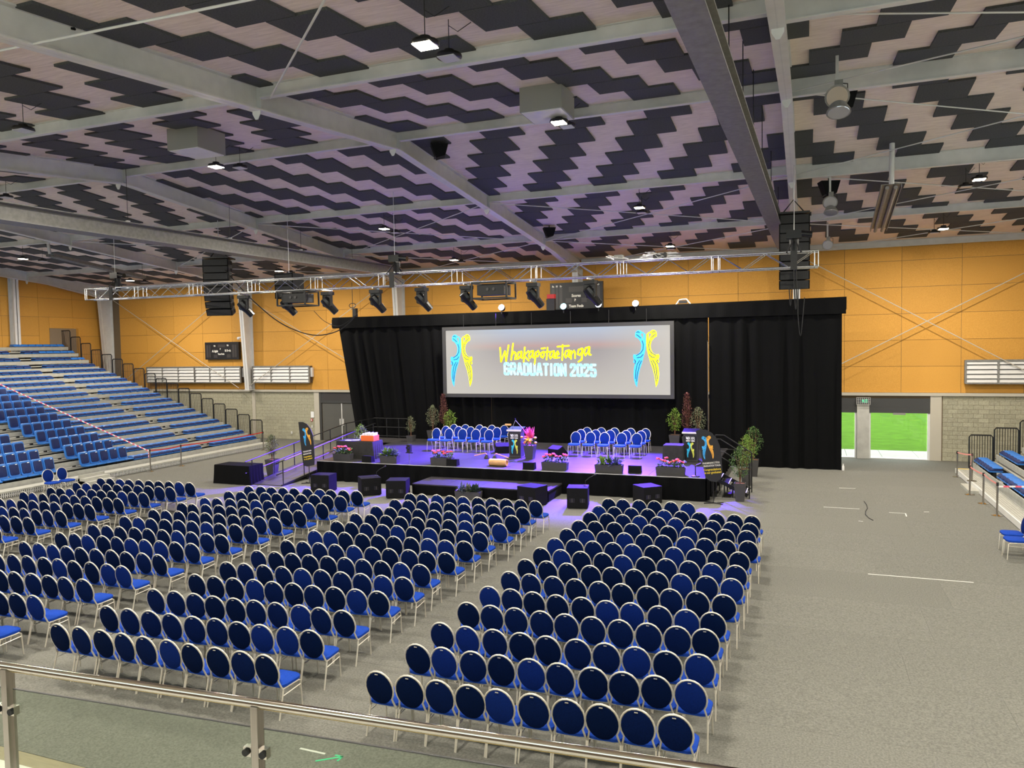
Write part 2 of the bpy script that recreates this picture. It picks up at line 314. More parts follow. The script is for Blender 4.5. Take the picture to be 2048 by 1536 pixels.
# columns
def column(x, label, kind=0):
    t = thing('steel_column', label, 'column', (x, YW, 0)); zt = cz(YW)-.5; d0, d1 = .55, .95; zb = ZT+.13
    MB().prism([(-d0, zb), (-.02, zb), (-.02, zt), (-d1, zt)], (-.02, 0, 0), (0, 1, 0), (0, 0, 1), .04).build('web', 'steel', t)
    MB().add([(-.15, -d0, zb), (.15, -d0, zb), (.15, -d0+.03, zb), (-.15, -d0+.03, zb), (-.15, -d1, zt), (.15, -d1, zt), (.15, -d1+.03, zt), (-.15, -d1+.03, zt)], [(0, 1, 2, 3), (7, 6, 5, 4), (0, 4, 5, 1), (1, 5, 6, 2), (2, 6, 7, 3), (3, 7, 4, 0)]).build('front_flange', 'steel_light', t)
    MB().bb(-.15, .15, -.05, 0, zb, zt).build('rear_flange', 'steel', t); MB().bb(-.2, .2, -d0-.05, 0, zb-.02, zb+.02).build('base_plate', 'steel', t)
    MB().bb(-.06, .16, -.06, .0, 0, ZT).build('lower_post', 'trim', t)
for x, l in zip(RAFT, ('grey steel column on back wall behind the right speaker array', 'grey steel column behind the curtain top near the middle', 'grey steel column rising behind the curtain top left', 'grey steel column right of the light-dark scoreboard', 'grey steel column in the far left corner')): column(x, l)
# left wall
struct(MB().bb(XL-.3, 13, -3.3, -3, 0, 5.6).bb(XL-.3, 13, -3.3, -3, 9.2, 10).build('wall_front', 'wall_dim'), 'dim board wall with an added high window band behind the balcony', 'wall')
wf = struct(MB().bb(XL-.3, 13, -3.2, -3.1, 5.6, 5.7).bb(XL-.3, 13, -3.2, -3.1, 9.1, 9.2).build('window_added_1', 'steel'), 'long high window band added behind the balcony to let daylight in', 'window')  # unseen window band, added so daylight brightens the near ceiling
for i in range(20): MB().bb(XL+i*2.98, XL+i*2.98+.08, -3.2, -3.1, 5.7, 9.1).build('mullion', 'steel', wf); MB().bb(XL+i*2.98+.08, min(13, XL+i*2.98+2.98), -3.16, -3.15, 5.7, 9.1).build('pane', 'glass', wf)
wf = struct(MB().bb(13.1, 13.2, -3, 26, 6, 6.1).bb(13.1, 13.2, -3, 26, 8.8, 8.9).build('window_added_2', 'steel'), 'high window band added in the right side wall to let daylight in', 'window')  # second unseen band, added to lift the ceiling and upper wall on the right
for i in range(10): MB().bb(13.1, 13.2, -3+i*2.9, -2.92+i*2.9, 6.1, 8.8).build('mullion', 'steel', wf); MB().bb(13.14, 13.15, -2.92+i*2.9, -.1+i*2.9, 6.1, 8.8).build('pane', 'glass', wf)
struct(MB().bb(13, 13.3, -3.3, YW+.3, 0, 6).bb(13, 13.3, -3.3, YW+.3, 8.9, 11.8).bb(13, 13.3, 26, YW+.3, 6, 8.9).build('wall_right', 'wall_plain'), 'pale board side wall behind the right stand', 'wall')
wl = struct(MB().prism([(-3, 0), (YW+.3, 0), (YW+.3, cz(YW)), (RY, cz(RY)), (-3, cz(-3))], (XL-.05, 0, 0), (0, 1, 0), (0, 0, 1), -.3).build('wall_left', 'mortar'), 'tan board side wall behind the tall seating stand', 'wall')
lp = MB().bb(0, .02, 0, 2.311, 0, 1.156)
lpm = lp.mesh('panel', 'osb')
for i in range(8):
    for j in range(7):
        y = YW-.05-2.325*(i+1); z = 3.0+1.17*j
        if z+1.17 > cz(y)+.25: continue
        if 33 < y+1 < 36.2 and z < 7: 
            continue
        inst('panel', lpm, wl, (XL-.05, y, z))
for y0, y1, z0, z1 in ((33.1, 33.77, 3, 7.67), (33.78, 35.42, 6.99, 7.67)): MB().bb(XL-.05, XL-.03, y0, y1, z0, z1).build('panel', 'osb', wl)
d = struct(MB().bb(XL-.06, XL-.02, 33.78, 35.62, 3, 6.98).build('door_4', 'recess'), 'shallow tan doorway at the top of the left stand', 'door'); MB().bb(XL-.05, XL+.2, 35.62, 35.75, 3, 6.99).build('jamb', 'osb', d)
for y, l in ((31.4, 'grey steel column on left wall at the picture edge'),):
    t = thing('steel_column', l, 'column', (XL, y, 0)); MB().bb(0, .45, -.02, .02, 5, 10.2).build('web', 'steel', t); MB().bb(.42, .45, -.17, .17, 5, 10.2).build('front_flange', 'steel_light', t); MB().bb(0, .03, -.17, .17, 5, 10.2).build('rear_flange', 'steel', t)
# ------------------------------------------------------------------ roof
ceil = struct(MB().add([(XL-.2, -3, cz(-3)), (13, -3, cz(-3)), (13, RY, cz(RY)), (XL-.2, RY, cz(RY)), (XL-.2, YW+.3, cz(YW+.3)), (13, YW+.3, cz(YW+.3))] + [(XL-.2, -3, cz(-3)+.25), (13, -3, cz(-3)+.25), (13, RY, cz(RY)+.25), (XL-.2, RY, cz(RY)+.25), (XL-.2, YW+.3, cz(YW+.3)+.25), (13, YW+.3, cz(YW+.3)+.25)],
    [(0, 1, 2, 3), (3, 2, 5, 4), (9, 8, 7, 6), (10, 11, 8, 9), (0, 6, 7, 1), (4, 5, 11, 10), (0, 3, 9, 6), (3, 4, 10, 9), (2, 1, 7, 8), (5, 2, 8, 11)]).build('ceiling', 'ply'), 'shallow gabled plywood ceiling with dark zigzag acoustic panels', 'ceiling')
HS = .578; PER = 4*HS; slope = math.atan(.093)
# (rafter pair, slope side) -> (left edge of a wood run in reference row, reference row, shift per row of growing Y)
PAT = {(0, 'far'): (-3.95, 2, -1), (0, 'near'): (-9.24, 3, 1), (-1, 'far'): (1.88, 2, 1), (-1, 'near'): (-.55, 2, -1), (1, 'near'): (-16.3, 3, -1), (1, 'far'): (-17.9, 2, 1), (2, 'far'): (-25.3, 2, -1), (2, 'near'): (-24.1, 3, 1), (3, 'far'): (-37.0, 2, 1), (3, 'near'): (-38, 3, -1)}
bays = {-1: (RAFT[0]+.1, 12.9), 0: (RAFT[1]+.1, RAFT[0]-.1), 1: (RAFT[2]+.1, RAFT[1]-.1), 2: (RAFT[3]+.1, RAFT[2]-.1), 3: (RAFT[4]+.1, RAFT[3]-.1)}
pans = []
for (b, side), (xw, rr, sg) in PAT.items():
    x0, x1 = bays[b]
    for k in range(17):
        ya, yb = (19.35+1.11*k, 19.35+1.11*(k+1)) if side == 'far' else (19.1-1.115*(k+1), 19.1-1.115*k)
        if yb > YW or ya < 5: continue
        dk = (k-rr) if side == 'far' else -(k-rr)
        xd = xw+2*HS+sg*HS*dk; n0 = math.floor((x0-xd)/PER)-1
        for n in range(n0, n0+9):
            a, c = max(xd+n*PER, x0), min(xd+n*PER+2*HS, x1)
            if c-a < .12: continue
            ym = (ya+yb)/2; xm = (a+c)/2
            if seen((xm, ym, cz(ym)), 140): pans.append(((Vector((xm, ym, cz(ym)))-CAMP).length, a, c, ya, yb))
pans.sort(); bmesh_ = MB().box((0, 0, -.024), (1, 1.1, .048)).mesh('acoustic_panel', 'baffle'); rest = MB()
for i, (dd, a, c, ya, yb) in enumerate(pans):
    ym = (ya+yb)/2; sgn = -1 if ym > RY else 1
    M = Matrix.Translation(((a+c)/2, ym, cz(ym))) @ Matrix.Rotation(sgn*slope, 4, 'X')
    if i < 300: inst('acoustic_panel', bmesh_, ceil, M=M @ Matrix.Diagonal((c-a, 1, 1, 1)))
    else: rest.box(M @ Vector((0, 0, -.024)), (c-a, 1.1, .048), M=Matrix.Rotation(sgn*slope, 3, 'X'))
if rest.v: o = rest.build('acoustic_panel_field', 'baffle', ceil); o['kind'] = 'stuff'
# rafters
def ibeam(mb3, a, b, wd, dp, tf=.03, tw=.025):
    """web, flanges as three builders; a,b = top centre points"""
    web, bot, top = mb3; a, b = Vector(a), Vector(b); d = Vector((0, 0, 1))
    web.bar(a-d*dp/2, b-d*dp/2, tw, dp) if abs((b-a).normalized().y) > .5 else web.bar(a-d*dp/2, b-d*dp/2, tw, dp)
    bot.bar(a-d*(dp-tf/2), b-d*(dp-tf/2), wd, tf); top.bar(a-d*tf/2, b-d*tf/2, wd, tf)
def rafter(x, label):
    t = thing('roof_rafter', label, 'rafter', (x, RY, cz(RY))); web, bot, top = MB(), MB(), MB()
    for y1 in (1.2, YW-.05):
        dz = cz(y1)-cz(RY)
        ibeam((web, bot, top), (0, 0, 0), (0, y1-RY, dz), .26, .52)
    # haunch at the back wall
    ym = YW-RY-.1; zb = cz(YW-.1)-cz(RY)-.5
    web.prism([(ym-4.2, zb+.36), (ym, zb), (ym, zb-.35)], (-.012, 0, 0), (0, 1, 0), (0, 0, 1), .024); bot.bar((0, ym-4.2, zb+.37), (0, ym, zb-.35), .26, .03)
    web.build('web', 'steel', t); bot.build('bottom_flange', 'steel_light', t); top.build('top_flange', 'steel', t)
    for yy in (13.3, RY, 25.7, 32.0):
        z = cz(yy)-cz(RY); MB().bb(-.12, .12, yy-RY-.012, yy-RY+.012, z-.5, z).build('stiffener', 'steel', t)
    for yy in (13.3, RY-.2, 25.7, 32.0):
        z = cz(yy)-cz(RY)-.52; MB().prism([(-.1, 0), (.1, 0), (.1, -.06), (.03, -.18), (-.03, -.18), (-.1, -.06)], (0, yy-RY, z), (1, 0, 0), (0, 0, 1), .02).build('lug', 'steel_light', t)
for x, l in zip(RAFT, ('steel roof rafter on the right, above the hanging speaker', 'nearest long steel roof rafter, crossing from top left to the curtain', 'steel roof rafter next left of the long near one', 'steel roof rafter behind the suspended runway beam', 'steel roof rafter against the left wall')): rafter(x, l)
def purlin(x0, x1, y, dp, label, m='steel'):
    t = thing('roof_purlin', label, 'purlin', ((x0+x1)/2, y, cz(y))); L = (x1-x0)/2-.02
    MB().bb(-L, L, -.012, .012, -dp, 0).build('web', m, t); MB().bb(-L, L, -.07, .07, -dp-.02, -dp).build('bottom_flange', 'steel_light', t); MB().bb(-L, L, -.07, .07, -.02, 0).build('top_flange', m, t)
pn = {13.3: 'nearest', RY: 'ridge', 25.7: 'mid-slope', 32.0: 'far-slope', YW-.15: 'eave', 7.4: 'near edge'}
bn = {-1: 'right-hand bay', 0: 'bay above the stage right half', 1: 'bay left of the long near rafter', 2: 'second bay from the left wall', 3: 'bay against the left wall'}
for b, (x0, x1) in bays.items():
    for y, nm in pn.items():
        if y == 7.4 and b not in (-1,): continue
        purlin(x0, x1, y, .42 if (b == -1 and y < 30) else .26, '%s cross purlin in the %s of the roof' % (nm, bn[b]))
# tie rods under the roof
def rod(a, b, r, label, name='tie_rod', m='steel_light', cat='rod', group=None):
    return tag(MB().tube([a, b], r, 5).build(name, m), label, cat, group)
def rp(x, y, dz): return (x, y, cz(y)-dz)
RODS = []
for b, (x0, x1) in ((0, bays[0]), (1, bays[1]), (-1, (RAFT[0], 10.6)), (2, bays[2])):
    for ya, yb in ((25.7, 32.0), (32.0, YW-.2)) if b != -1 else ((13.3, RY), (RY, 25.7), (25.7, 32), (32, YW-.2)):
        RODS.append((b, ya, rp(x0, ya, .3), rp(x1, yb, .3))); RODS.append((b, ya, rp(x0, yb, .32), rp(x1, ya, .32)))
for i, (b, ya, p, q) in enumerate(RODS):
    rod(p, q, .017, 'thin brace rod receding %s, %s, %s' % ('right' if q[1] > p[1] else 'left', {13.3: 'nearest panel', RY: 'panel beyond ridge', 25.7: 'middle far panel', 32.0: 'panel by back wall'}[ya], bn[b]), group='roof brace rods')
rod(rp(-10.5, 13.3, .3), rp(-4.5, 7.5, .3), .02, 'steel brace rod crossing the ceiling at the top centre', group='roof brace rods')
rod(rp(-16, 8.0, .5), rp(8, 8.9, .5), .02, 'steel rod along the very top edge of the picture', group='roof brace rods')
# wall cross braces
def brace(x0, x1, z0, z1, label):
    yq = YW-.45; rod((x0, yq, z0), (x1, yq, z1), .02, label, 'wall_brace', 'trim', 'brace', 'wall cross braces')
brace(RAFT[0], 9.6, 9.3, 3.3, 'pale wall brace falling to the right beside the curtain'); brace(RAFT[0], 10.6, 3.3, 9.2, 'pale wall brace rising to the right beside the curtain')
brace(-32.2, -21.6, 8.8, 3.1, 'pale wall brace falling to the right, left of the curtain'); brace(-31.9, -21.6, 3.1, 9.3, 'pale wall brace rising right across the vent box')
brace(-43.2, -32.5, 9.2, 3.1, 'pale wall brace falling right behind the guard rails'); brace(-42.9, -32.5, 2.9, 9.3, 'pale wall brace rising right behind the guard rails')
# ------------------------------------------------------------------ lamps
def lampbody(t, on):
    hg = .74 if on else .62
    MB().lathe([(.02, .1), (.09, .1), (.1, .05), (.21, .03), (.22, -.01), (.2, -.03)], n=18).build('housing', 'black_metal', t, True)
    MB().bb(-.15, .15, -.15, .15, -.045, -.03).build('lens', 'lamp' if on else 'led_off', t)
    MB().tube([(0, 0, .1), (0, 0, hg)], .008, 4).build('hanger', 'black', t); MB().tube([(0, 0, .5), (.12, .1, .42), (.3, .25, .6)], .007, 4).build('cable', 'black', t)
lon = thing('high_bay_lamp', 'x', 'ceiling lamp'); lampbody(lon, True); lof = thing('flood_lamp', 'x', 'ceiling lamp'); lampbody(lof, False)
first = {0: True, 1: True}
def lamp(x, y, on, label, drop=.72):
    src = lon if on else lof
    if first[on]: o = src; first[on] = False; o.location = rp(x, y, drop); o['label'] = label; o['group'] = 'lit ceiling lamps' if on else 'unlit ceiling lamps'
    else: o = dup(src, rp(x, y, drop), 0, label, 'lit ceiling lamps' if on else 'unlit ceiling lamps')
    if on:
        l = bpy.data.lights.new('lamp_light', 'AREA'); l.shape = 'DISK'; l.size = .34; l.energy = LAMP_W; l.color = (1, .925, .80); l.spread = math.pi
        lo = bpy.data.objects.new('lamp_light', l); COL.objects.link(lo); lo.parent = o; lo.location = (0, 0, -.07)
LX = [(-5.4, 'bay above the stage'), (-15.5, 'bay left of the long rafter'), (4.75, 'right-hand bay'), (-25.5, 'bay of the left speaker array'), (-35.8, 'bay against the left wall')]
LY = [(10.5, 'nearest row'), (17.2, 'row before the ridge'), (26.3, 'row beyond the ridge'), (32.6, 'row by the back wall')]
for x, bl in LX:
    for y, rl in LY:
        if (x, y) == (-15.5, 10.5): on = None
        if (x, y) == (-25.5, 26.3): continue
        lamp(x, y, True, 'lit high-bay lamp in the %s, %s' % (bl, rl))
        if seen(rp(x, y+1.2, .5), 0) or (x, y) == (-15.5, 10.5): lamp(x-.15, y+1.15, False, 'unlit flood lamp, %s, %s' % (bl, rl), .6)
for x in (-5.4, -15.5, 4.75, -25.5): lamp(x, 4.2, True, 'lit high-bay lamp over the near balcony, %s' % {-5.4: 'centre', -15.5: 'left', 4.75: 'right', -25.5: 'far left'}[x])
# ------------------------------------------------------------------ outside
tag(MB().bb(-30, 60, YW+3.4, 160, -.12, -.06).build('lawn', 'grass'), 'bright green lawn beyond the open doors', 'lawn', kind='stuff')
pv = thing('paving', 'pale concrete paving outside the open doors', 'paving', (4, YW+2.2, -.06))
for i in range(-5, 6): MB().bb(i*1.5-.74, i*1.5+.74, -1.85, 1.15, -.06, .02).build('slab', 'paving', pv)
# ------------------------------------------------------------------ suspended runway beams
def runway(p, q, wd, dp, label, hangers):
    p, q = Vector(p), Vector(q); t = thing('runway_beam', label, 'beam', p); d = q-p; up = Vector((0, 0, 1))
    MB().bar(-up*dp/2, d-up*dp/2, .03, dp).build('web', 'galv', t)
    MB().bar(Vector((0, 0, -.015)), d-up*.015, wd, .03).build('top_flange', 'galv', t); MB().bar(-up*(dp-.015), d-up*(dp-.015), wd, .03).build('bottom_flange', 'galv', t)
    for f in hangers:
        o = d*f; top = cz((p+o).y)-(p+o).z; MB().tube([o, o+up*top], .01, 4).build('hanger_rod', 'black_metal', t); MB().box(o+up*.05, (.1, .1, .1)).build('clamp', 'steel_light', t)
p0, p1 = at(12, 408, 1, 15.2), at(790, 534, 1, 34.5); runway(p0-(p1-p0)*.14, p1, .7, .52, 'long suspended steel runway beam crossing the upper left', (.05, .3, .5, .68, .84))
p0, p1 = at(1392, 0, 1, 9.7), at(1566, 478, 1, 31); runway(p0-(p1-p0)*.1, p1, .42, .36, 'suspended steel runway beam slanting down to the right speaker', (.14, .24, .34, .44, .55, .7, .86))
# ------------------------------------------------------------------ ceiling boxes and speakers
for px, py, l in ((1095, 232, 'grey air diffuser box hanging above the stage bay'), (394, 306, 'grey air diffuser box in the bay left of the long rafter')):
    p = ch(px, py, .6); t = thing('air_diffuser', l, 'air diffuser', (p.x, p.y, p.z)); MB().bb(-.5, .5, -.5, .5, 0, .56).build('case', 'grey_paint', t); MB().bb(-.47, .47, -.47, .47, -.015, 0).build('grille', 'steel_light', t)
def wedge_speaker(p, rz, s, label):
    t = thing('ceiling_speaker', label, 'speaker', p, rz); MB().prism([(-.32*s, 0), (.32*s, 0), (.2*s, -.42*s), (-.12*s, -.52*s)], (0, -.22*s, 0), (1, 0, 0), (0, 0, 1), -.44*s).build('cabinet', 'speaker', t); MB().bar((-.2*s, 0, -.48*s), (.16*s, 0, -.42*s), .38*s, .02).build('grille', 'grille', t); MB().bb(-.02, .02, -.02, .02, 0, .3).build('bracket', 'black', t)
wedge_speaker(tuple(at(135, 30, 1, 9.0)), .6, .62, 'black speaker box above the near rafter, top left corner'); wedge_speaker(rp(-10.0, 20.2, .12), .5, .8, 'black speaker box tucked behind the long rafter below the ridge')
wedge_speaker(rp(-10.1, 30.6, .1), .5, .8, 'black speaker box behind the long rafter nearest the back wall'); wedge_speaker(rp(.75, 19.9, .2), .3, .95, 'black speaker box beside the twin searchlights'); wedge_speaker(rp(.65, 27.1, .2), .3, .95, 'black speaker box beside the middle searchlight')
# searchlights
def search(x, y, z, zt, twin, label, s=1):
    t = thing('searchlight', label, 'searchlight', (x, y, z)); MB().bb(-.03, .03, -.03, .03, .25, zt-z).build('stem', 'steel', t)
    MB().box((.03, 0, .22), (.16*s, .22*s, .24*s)).build('ballast', 'galv', t)
    for i in range(2 if twin else 1):
        M = Matrix.Rotation(math.radians(-62 if i == 0 else -20), 3, 'X') @ Matrix.Rotation(math.radians(180), 3, 'X'); c = (0, -.06, .02) if i == 0 else (.03, 0, -.25)
        MB().lathe([(.03, -.26*s), (.1*s, -.22*s), (.19*s, -.06*s), (.24*s, .04*s), (.245*s, .06*s)], c, 18, M).build('reflector', 'galv', t, True)
        MB().lathe([(.22*s, .055*s), (.21*s, .07*s)], c, 18, M).build('lens', 'lens_glass', t)
    MB().tube([(.05, 0, .3), (.2, -.05, .25), (.2, -.05, .05), (.05, -.05, -.05)], .012, 5).build('cable', 'black', t)
p = at(1674, 196, 1, 17.5); search(p.x, p.y, p.z, cz(17.5), True, 'twin round silver searchlight hanging at the upper right'); p = at(1660, 406, 1, 26); search(p.x, p.y, p.z, cz(26), True, 'smaller round searchlight hanging at mid right', .9); p = at(1655, 490, 1, 33.5); search(p.x, p.y, p.z, cz(33.5), False, 'smallest searchlight high by the back wall', .85)
# radiant heaters
def heater(p, q, label, s=1):
    p, q = Vector(p), Vector(q); t = thing('radiant_heater', label, 'heater', p); d = q-p; u = Vector((1, 0, 0))
    for i in (-1, 1): MB().tube([u*.11*i, d+u*.11*i], .055, 8).build('tube', 'galv', t, True)
    MB().bar(Vector((0, 0, .1)), d+Vector((0, 0, .1)), .5, .02).build('reflector', 'galv', t); MB().bar(u*.26+Vector((0, 0, .05)), u*.26+d+Vector((0, 0, .05)), .02, .12).bar(u*-.26+Vector((0, 0, .05)), u*-.26+d+Vector((0, 0, .05)), .02, .12).build('side_skirt', 'galv', t)
    MB().tube([(0, 0, .1), (0, -.1, cz(p.y-.1)-p.z)], .07, 8).build('flue', 'steel', t, True); MB().tube([d+Vector((0, 0, .1)), d+Vector((0, 0, cz(q.y)-q.z))], .012, 4).build('hanger', 'black', t)
heater(at(1783, 375, 1, 24.5), at(1757, 462, 1, 30.5), 'twin-tube radiant heater hanging at the right of the roof'); heater(at(100, 512, 1, 26), at(285, 556, 1, 31.5), 'twin-tube radiant heater low over the left stand')
# ------------------------------------------------------------------ lighting truss
YT = 24.0; XT0, XT1 = -28.7, .3; ZB0, ZB1 = 7.62, 7.47
def zb(x): return ZB0+(ZB1-ZB0)*(x-XT0)/(XT1-XT0)
tr = thing('lighting_truss', 'long silver box truss spanning above the stage front', 'truss', (0, YT, 0)); TH = .45
for dy in (-.22, .22):
    for h in (0, TH): MB().tube([(XT0, dy, zb(XT0)+.025+h), (XT1, dy, zb(XT1)+.025+h)], .026, 8).build('chord', 'alu', tr, True)
seg = 2.9; nseg = 10; br = []
for i in range(nseg):
    x0 = XT0+i*seg; a, b = x0+.1, x0+seg-.1
    for dy in (-.22, .22):
        mb = MB()
        for x in (a, b): mb.tube([(x, dy, zb(x)+.03), (x, dy, zb(x)+TH+.02)], .016, 6)
        n = 4; dx = (b-a-.1)/n; xx = a+.05
        for k in range(n):
            lo, hi = (zb(xx)+TH+.02, zb(xx)+.03) if k % 2 == 0 else (zb(xx)+.03, zb(xx)+TH+.02)
            mb.tube([(xx, dy, lo), (xx+dx, dy, hi)], .014, 6); xx += dx
        mb.build('lattice', 'alu', tr)
    for x in (a, b):
        for h in (0, TH): MB().tube([(x, -.22, zb(x)+.025+h), (x, .22, zb(x)+.025+h)], .014, 6).build('cross_tube', 'alu', tr)
for x in (XT0, XT1): MB().tube([(x, -.22, zb(x)+.02), (x, -.22, zb(x)+TH+.03)], .016, 6).build('end_post', 'alu', tr)
# chain motors
def motor(px, l):
    p = at(px, 545, 1, YT); x = p.x; z = zb(x)+TH; t = thing('chain_hoist', l, 'chain hoist', (x, YT, z)); MB().box((0, 0, .55), (.42, .2, .24)).build('motor', 'black_gloss', t); MB().tube([(.1, 0, .58), (.5, 0, .52)], .1, 10).build('motor_drum', 'black_gloss', t, True)
    MB().tube([(0, 0, .66), (0, 0, cz(YT)-z-.1)], .012, 4).build('chain', 'steel', t); MB().tube([(-.2, -.24, 0), (0, 0, .42), (.2, .24, 0)], .03, 6).tube([(-.2, .24, 0), (0, 0, .42), (.2, -.24, 0)], .03, 6).build('sling', 'black', t); MB().bb(-.09, .09, -.27, -.24, -TH-.05, .05).build('wrap', 'black', t); MB().lathe([(.09, -.2), (.13, .1), (.13, .22)], (.0, .12, .2), 8).build('chain_bag', 'black', t)
motor(230, 'black chain hoist at the left end of the truss'); motor(790, 'black chain hoist in the middle of the truss'); motor(1588, 'black chain hoist at the right end of the truss')
# moving heads
def mover(name, label):
    t = thing(name, label, 'stage light'); MB().tube([(0, -.25, -.03), (0, .25, -.03)], .028, 6).build('clamp', 'alu', t)
    MB().box((0, 0, -.14), (.4, .3, .12)).build('base', 'black', t); 
    MB().prism([(-.2, -.2), (.2, -.2), (.2, -.6), (.13, -.64), (.13, -.3), (-.13, -.3), (-.13, -.64), (-.2, -.6)], (0, .06, 0), (1, 0, 0), (0, 0, 1), .12).build('yoke', 'black_metal', t)
    M = Matrix.Rotation(math.radians(-30), 3, 'Y') @ Matrix.Rotation(math.radians(30), 3, 'X')
    h = MB().lathe([(.08, .24), (.15, .23), (.17, .1), (.17, -.06), (.14, -.18), (.13, -.4), (.125, -.46)], (0, 0, -.5), 10, M.to_3x3()).build('head', 'black_gloss', t, 30)
    MB().lathe([(.11, -.46), (.108, -.475)], (0, 0, -.5), 12, M.to_3x3()).build('lens', 'lens_glass', h)
    return t
mv = None; mx = [484, 570, 652, 749, 841, 931, 1065, 1180]
for i, px in enumerate(mx):
    x = at(px, 600, 1, YT-.1).x; lab = 'black moving-head stage light on truss, %s from the left' % ORD[i+1]
    if mv is None: mv = mover('moving_head', lab); mv.location = (x, YT, zb(x)); mv['group'] = 'moving heads on the truss'
    else: dup(mv, (x, YT, zb(x)), random.uniform(-.2, .2), lab, 'moving heads on the truss')
# two of the moving heads throw a soft white wash on the stage chairs
for px, tx in ((749, -14.2), (1065, -7.7)):
    x = at(px, 600, 1, YT-.1).x; l = bpy.data.lights.new('wash_light', 'SPOT'); l.energy = 2600; l.spot_size = math.radians(30); l.spot_blend = .8; l.shadow_soft_size = .12; l.color = (1, .96, .92)
    lo = bpy.data.objects.new('wash_light', l); COL.objects.link(lo); lo.location = (x+.25, YT+.3, zb(x)-.95); lo.rotation_euler = (Vector((tx, 31, 1.4))-lo.location).to_track_quat('-Z', 'Y').to_euler()
# projectors in cages
def projector(px, label):
    x = at(px, 595, 1, YT).x; t = thing('projector', label, 'projector', (x, YT, zb(x))); W, D, H = 1.25, .85, .5
    mb = MB()
    for sx in (-1, 1):
        for sy in (-1, 1): mb.bar((sx*W/2, sy*D/2, 0), (sx*W/2, sy*D/2, -H-.05), .05)
        for z in (-.03, -H-.05): mb.bar((sx*W/2, -D/2, z), (sx*W/2, D/2, z), .05)
    for sy in (-1, 1):
        for z in (-.03, -H-.05): mb.bar((-W/2, sy*D/2, z), (W/2, sy*D/2, z), .05)
    mb.build('cage', 'black_metal', t); MB().box((0, 0, -.27), (.98, .62, .34)).build('body', 'black', t)
    for dx in (-.1, .12): MB().lathe([(.05, 0), (.05, .03)], (dx, -.31, -.25), 12, Matrix.Rotation(R90, 3, 'X')).build('vent', 'board_dim', t)
    MB().box((.46, -.25, -.25), (.06, .02, .14)).build('sticker', 'yellow', t)
projector(596, 'caged black projector hung from the left part of the truss'); projector(988, 'caged black projector hung from the middle of the truss')
# fittings on top of the truss
for px, py, l, s in ((1238, 523, 'small grey dimmer box with cables on the truss', .28), (1320, 520, 'coiled cable heap with clamps on the truss', .4)):
    p = at(px, py, 1, YT); t = thing('truss_cables', l, 'cable', (p.x, YT, zb(p.x)+TH+.05)); MB().box((0, 0, .1), (s, .2, .16)).build('box', 'grey_paint' if s < .3 else 'black', t)
    mb = MB()
    for i in range(7 if s > .3 else 3): mb.tube([(random.uniform(-s, s)*1.6, random.uniform(-.2, .2), random.uniform(0, .22)) for _ in range(5)], .012, 5)
    mb.build('cable', 'steel_light', t)
# line arrays
def array(x, y, ztop, n, h, angs, label, face, sx=1):
    t = thing('line_array', label, 'speaker', (x, y, ztop), face); t.scale = (sx, sx, 1); MB().box((0, 0, .06), (.8, .6, .06)).build('bumper', 'black_metal', t); MB().tube([(-.3, 0, .08), (0, 0, .5), (.3, 0, .08)], .02, 5).build('sling', 'black', t); MB().tube([(0, 0, .5), (0, 0, cz(y)-ztop)], .012, 4).build('chain', 'steel', t)
    c = Vector((0, 0, 0)); a = 0
    for i in range(n):
        a = math.radians(angs[i]); M = Matrix.Rotation(a, 3, 'X'); mid = c+M @ Vector((0, 0, -h/2))
        cab = MB().prism([(-.4, -.3), (.4, -.3), (.28, .3), (-.28, .3)], mid+M @ Vector((0, 0, -h*.48)), (1, 0, 0), M @ Vector((0, 1, 0)), h*.96).build('cabinet', 'speaker', t)
        MB().box(mid+M @ Vector((0, -.305, 0)), (.74, .012, h*.86), M=M).build('grille', 'grille', cab); MB().box(mid+M @ Vector((.36, .05, 0)), (.02, .1, h*.5), M=M).build('rigging_plate', 'black_metal', cab)
        c = c+M @ Vector((0, 0, -h))
    return t
p = at(438, 520, 1, 25.5); array(p.x, 25.5, p.z, 8, .285, [0, 0, 1, 2, 4, 7, 11, 16], 'black line-array speaker hanging at the left of the truss', .35, 1.35)
p = at(1587, 432, 1, 25.5); array(p.x, 25.5, p.z, 8, .285, [0, 0, 0, 0, 1, 2, 3, 4], 'black line-array speaker hanging at the right end of the truss', .1, 1.12)
p = at(578, 548, 1, 25.6); t = thing('hung_subwoofer', 'grey-black flown bass speaker behind the left part of truss', 'speaker', (p.x, 25.6, p.z-1.0)); MB().bb(-.45, .45, -.35, .35, 0, 1.0).build('cabinet', 'speaker', t); MB().bb(-.4, .4, -.36, -.35, .55, .95).bb(-.4, .4, -.36, -.35, .05, .48).build('grille', 'grille', t); MB().tube([(0, 0, 1), (0, 0, cz(25.6)-p.z+1)], .012, 4).build('chain', 'steel', t)
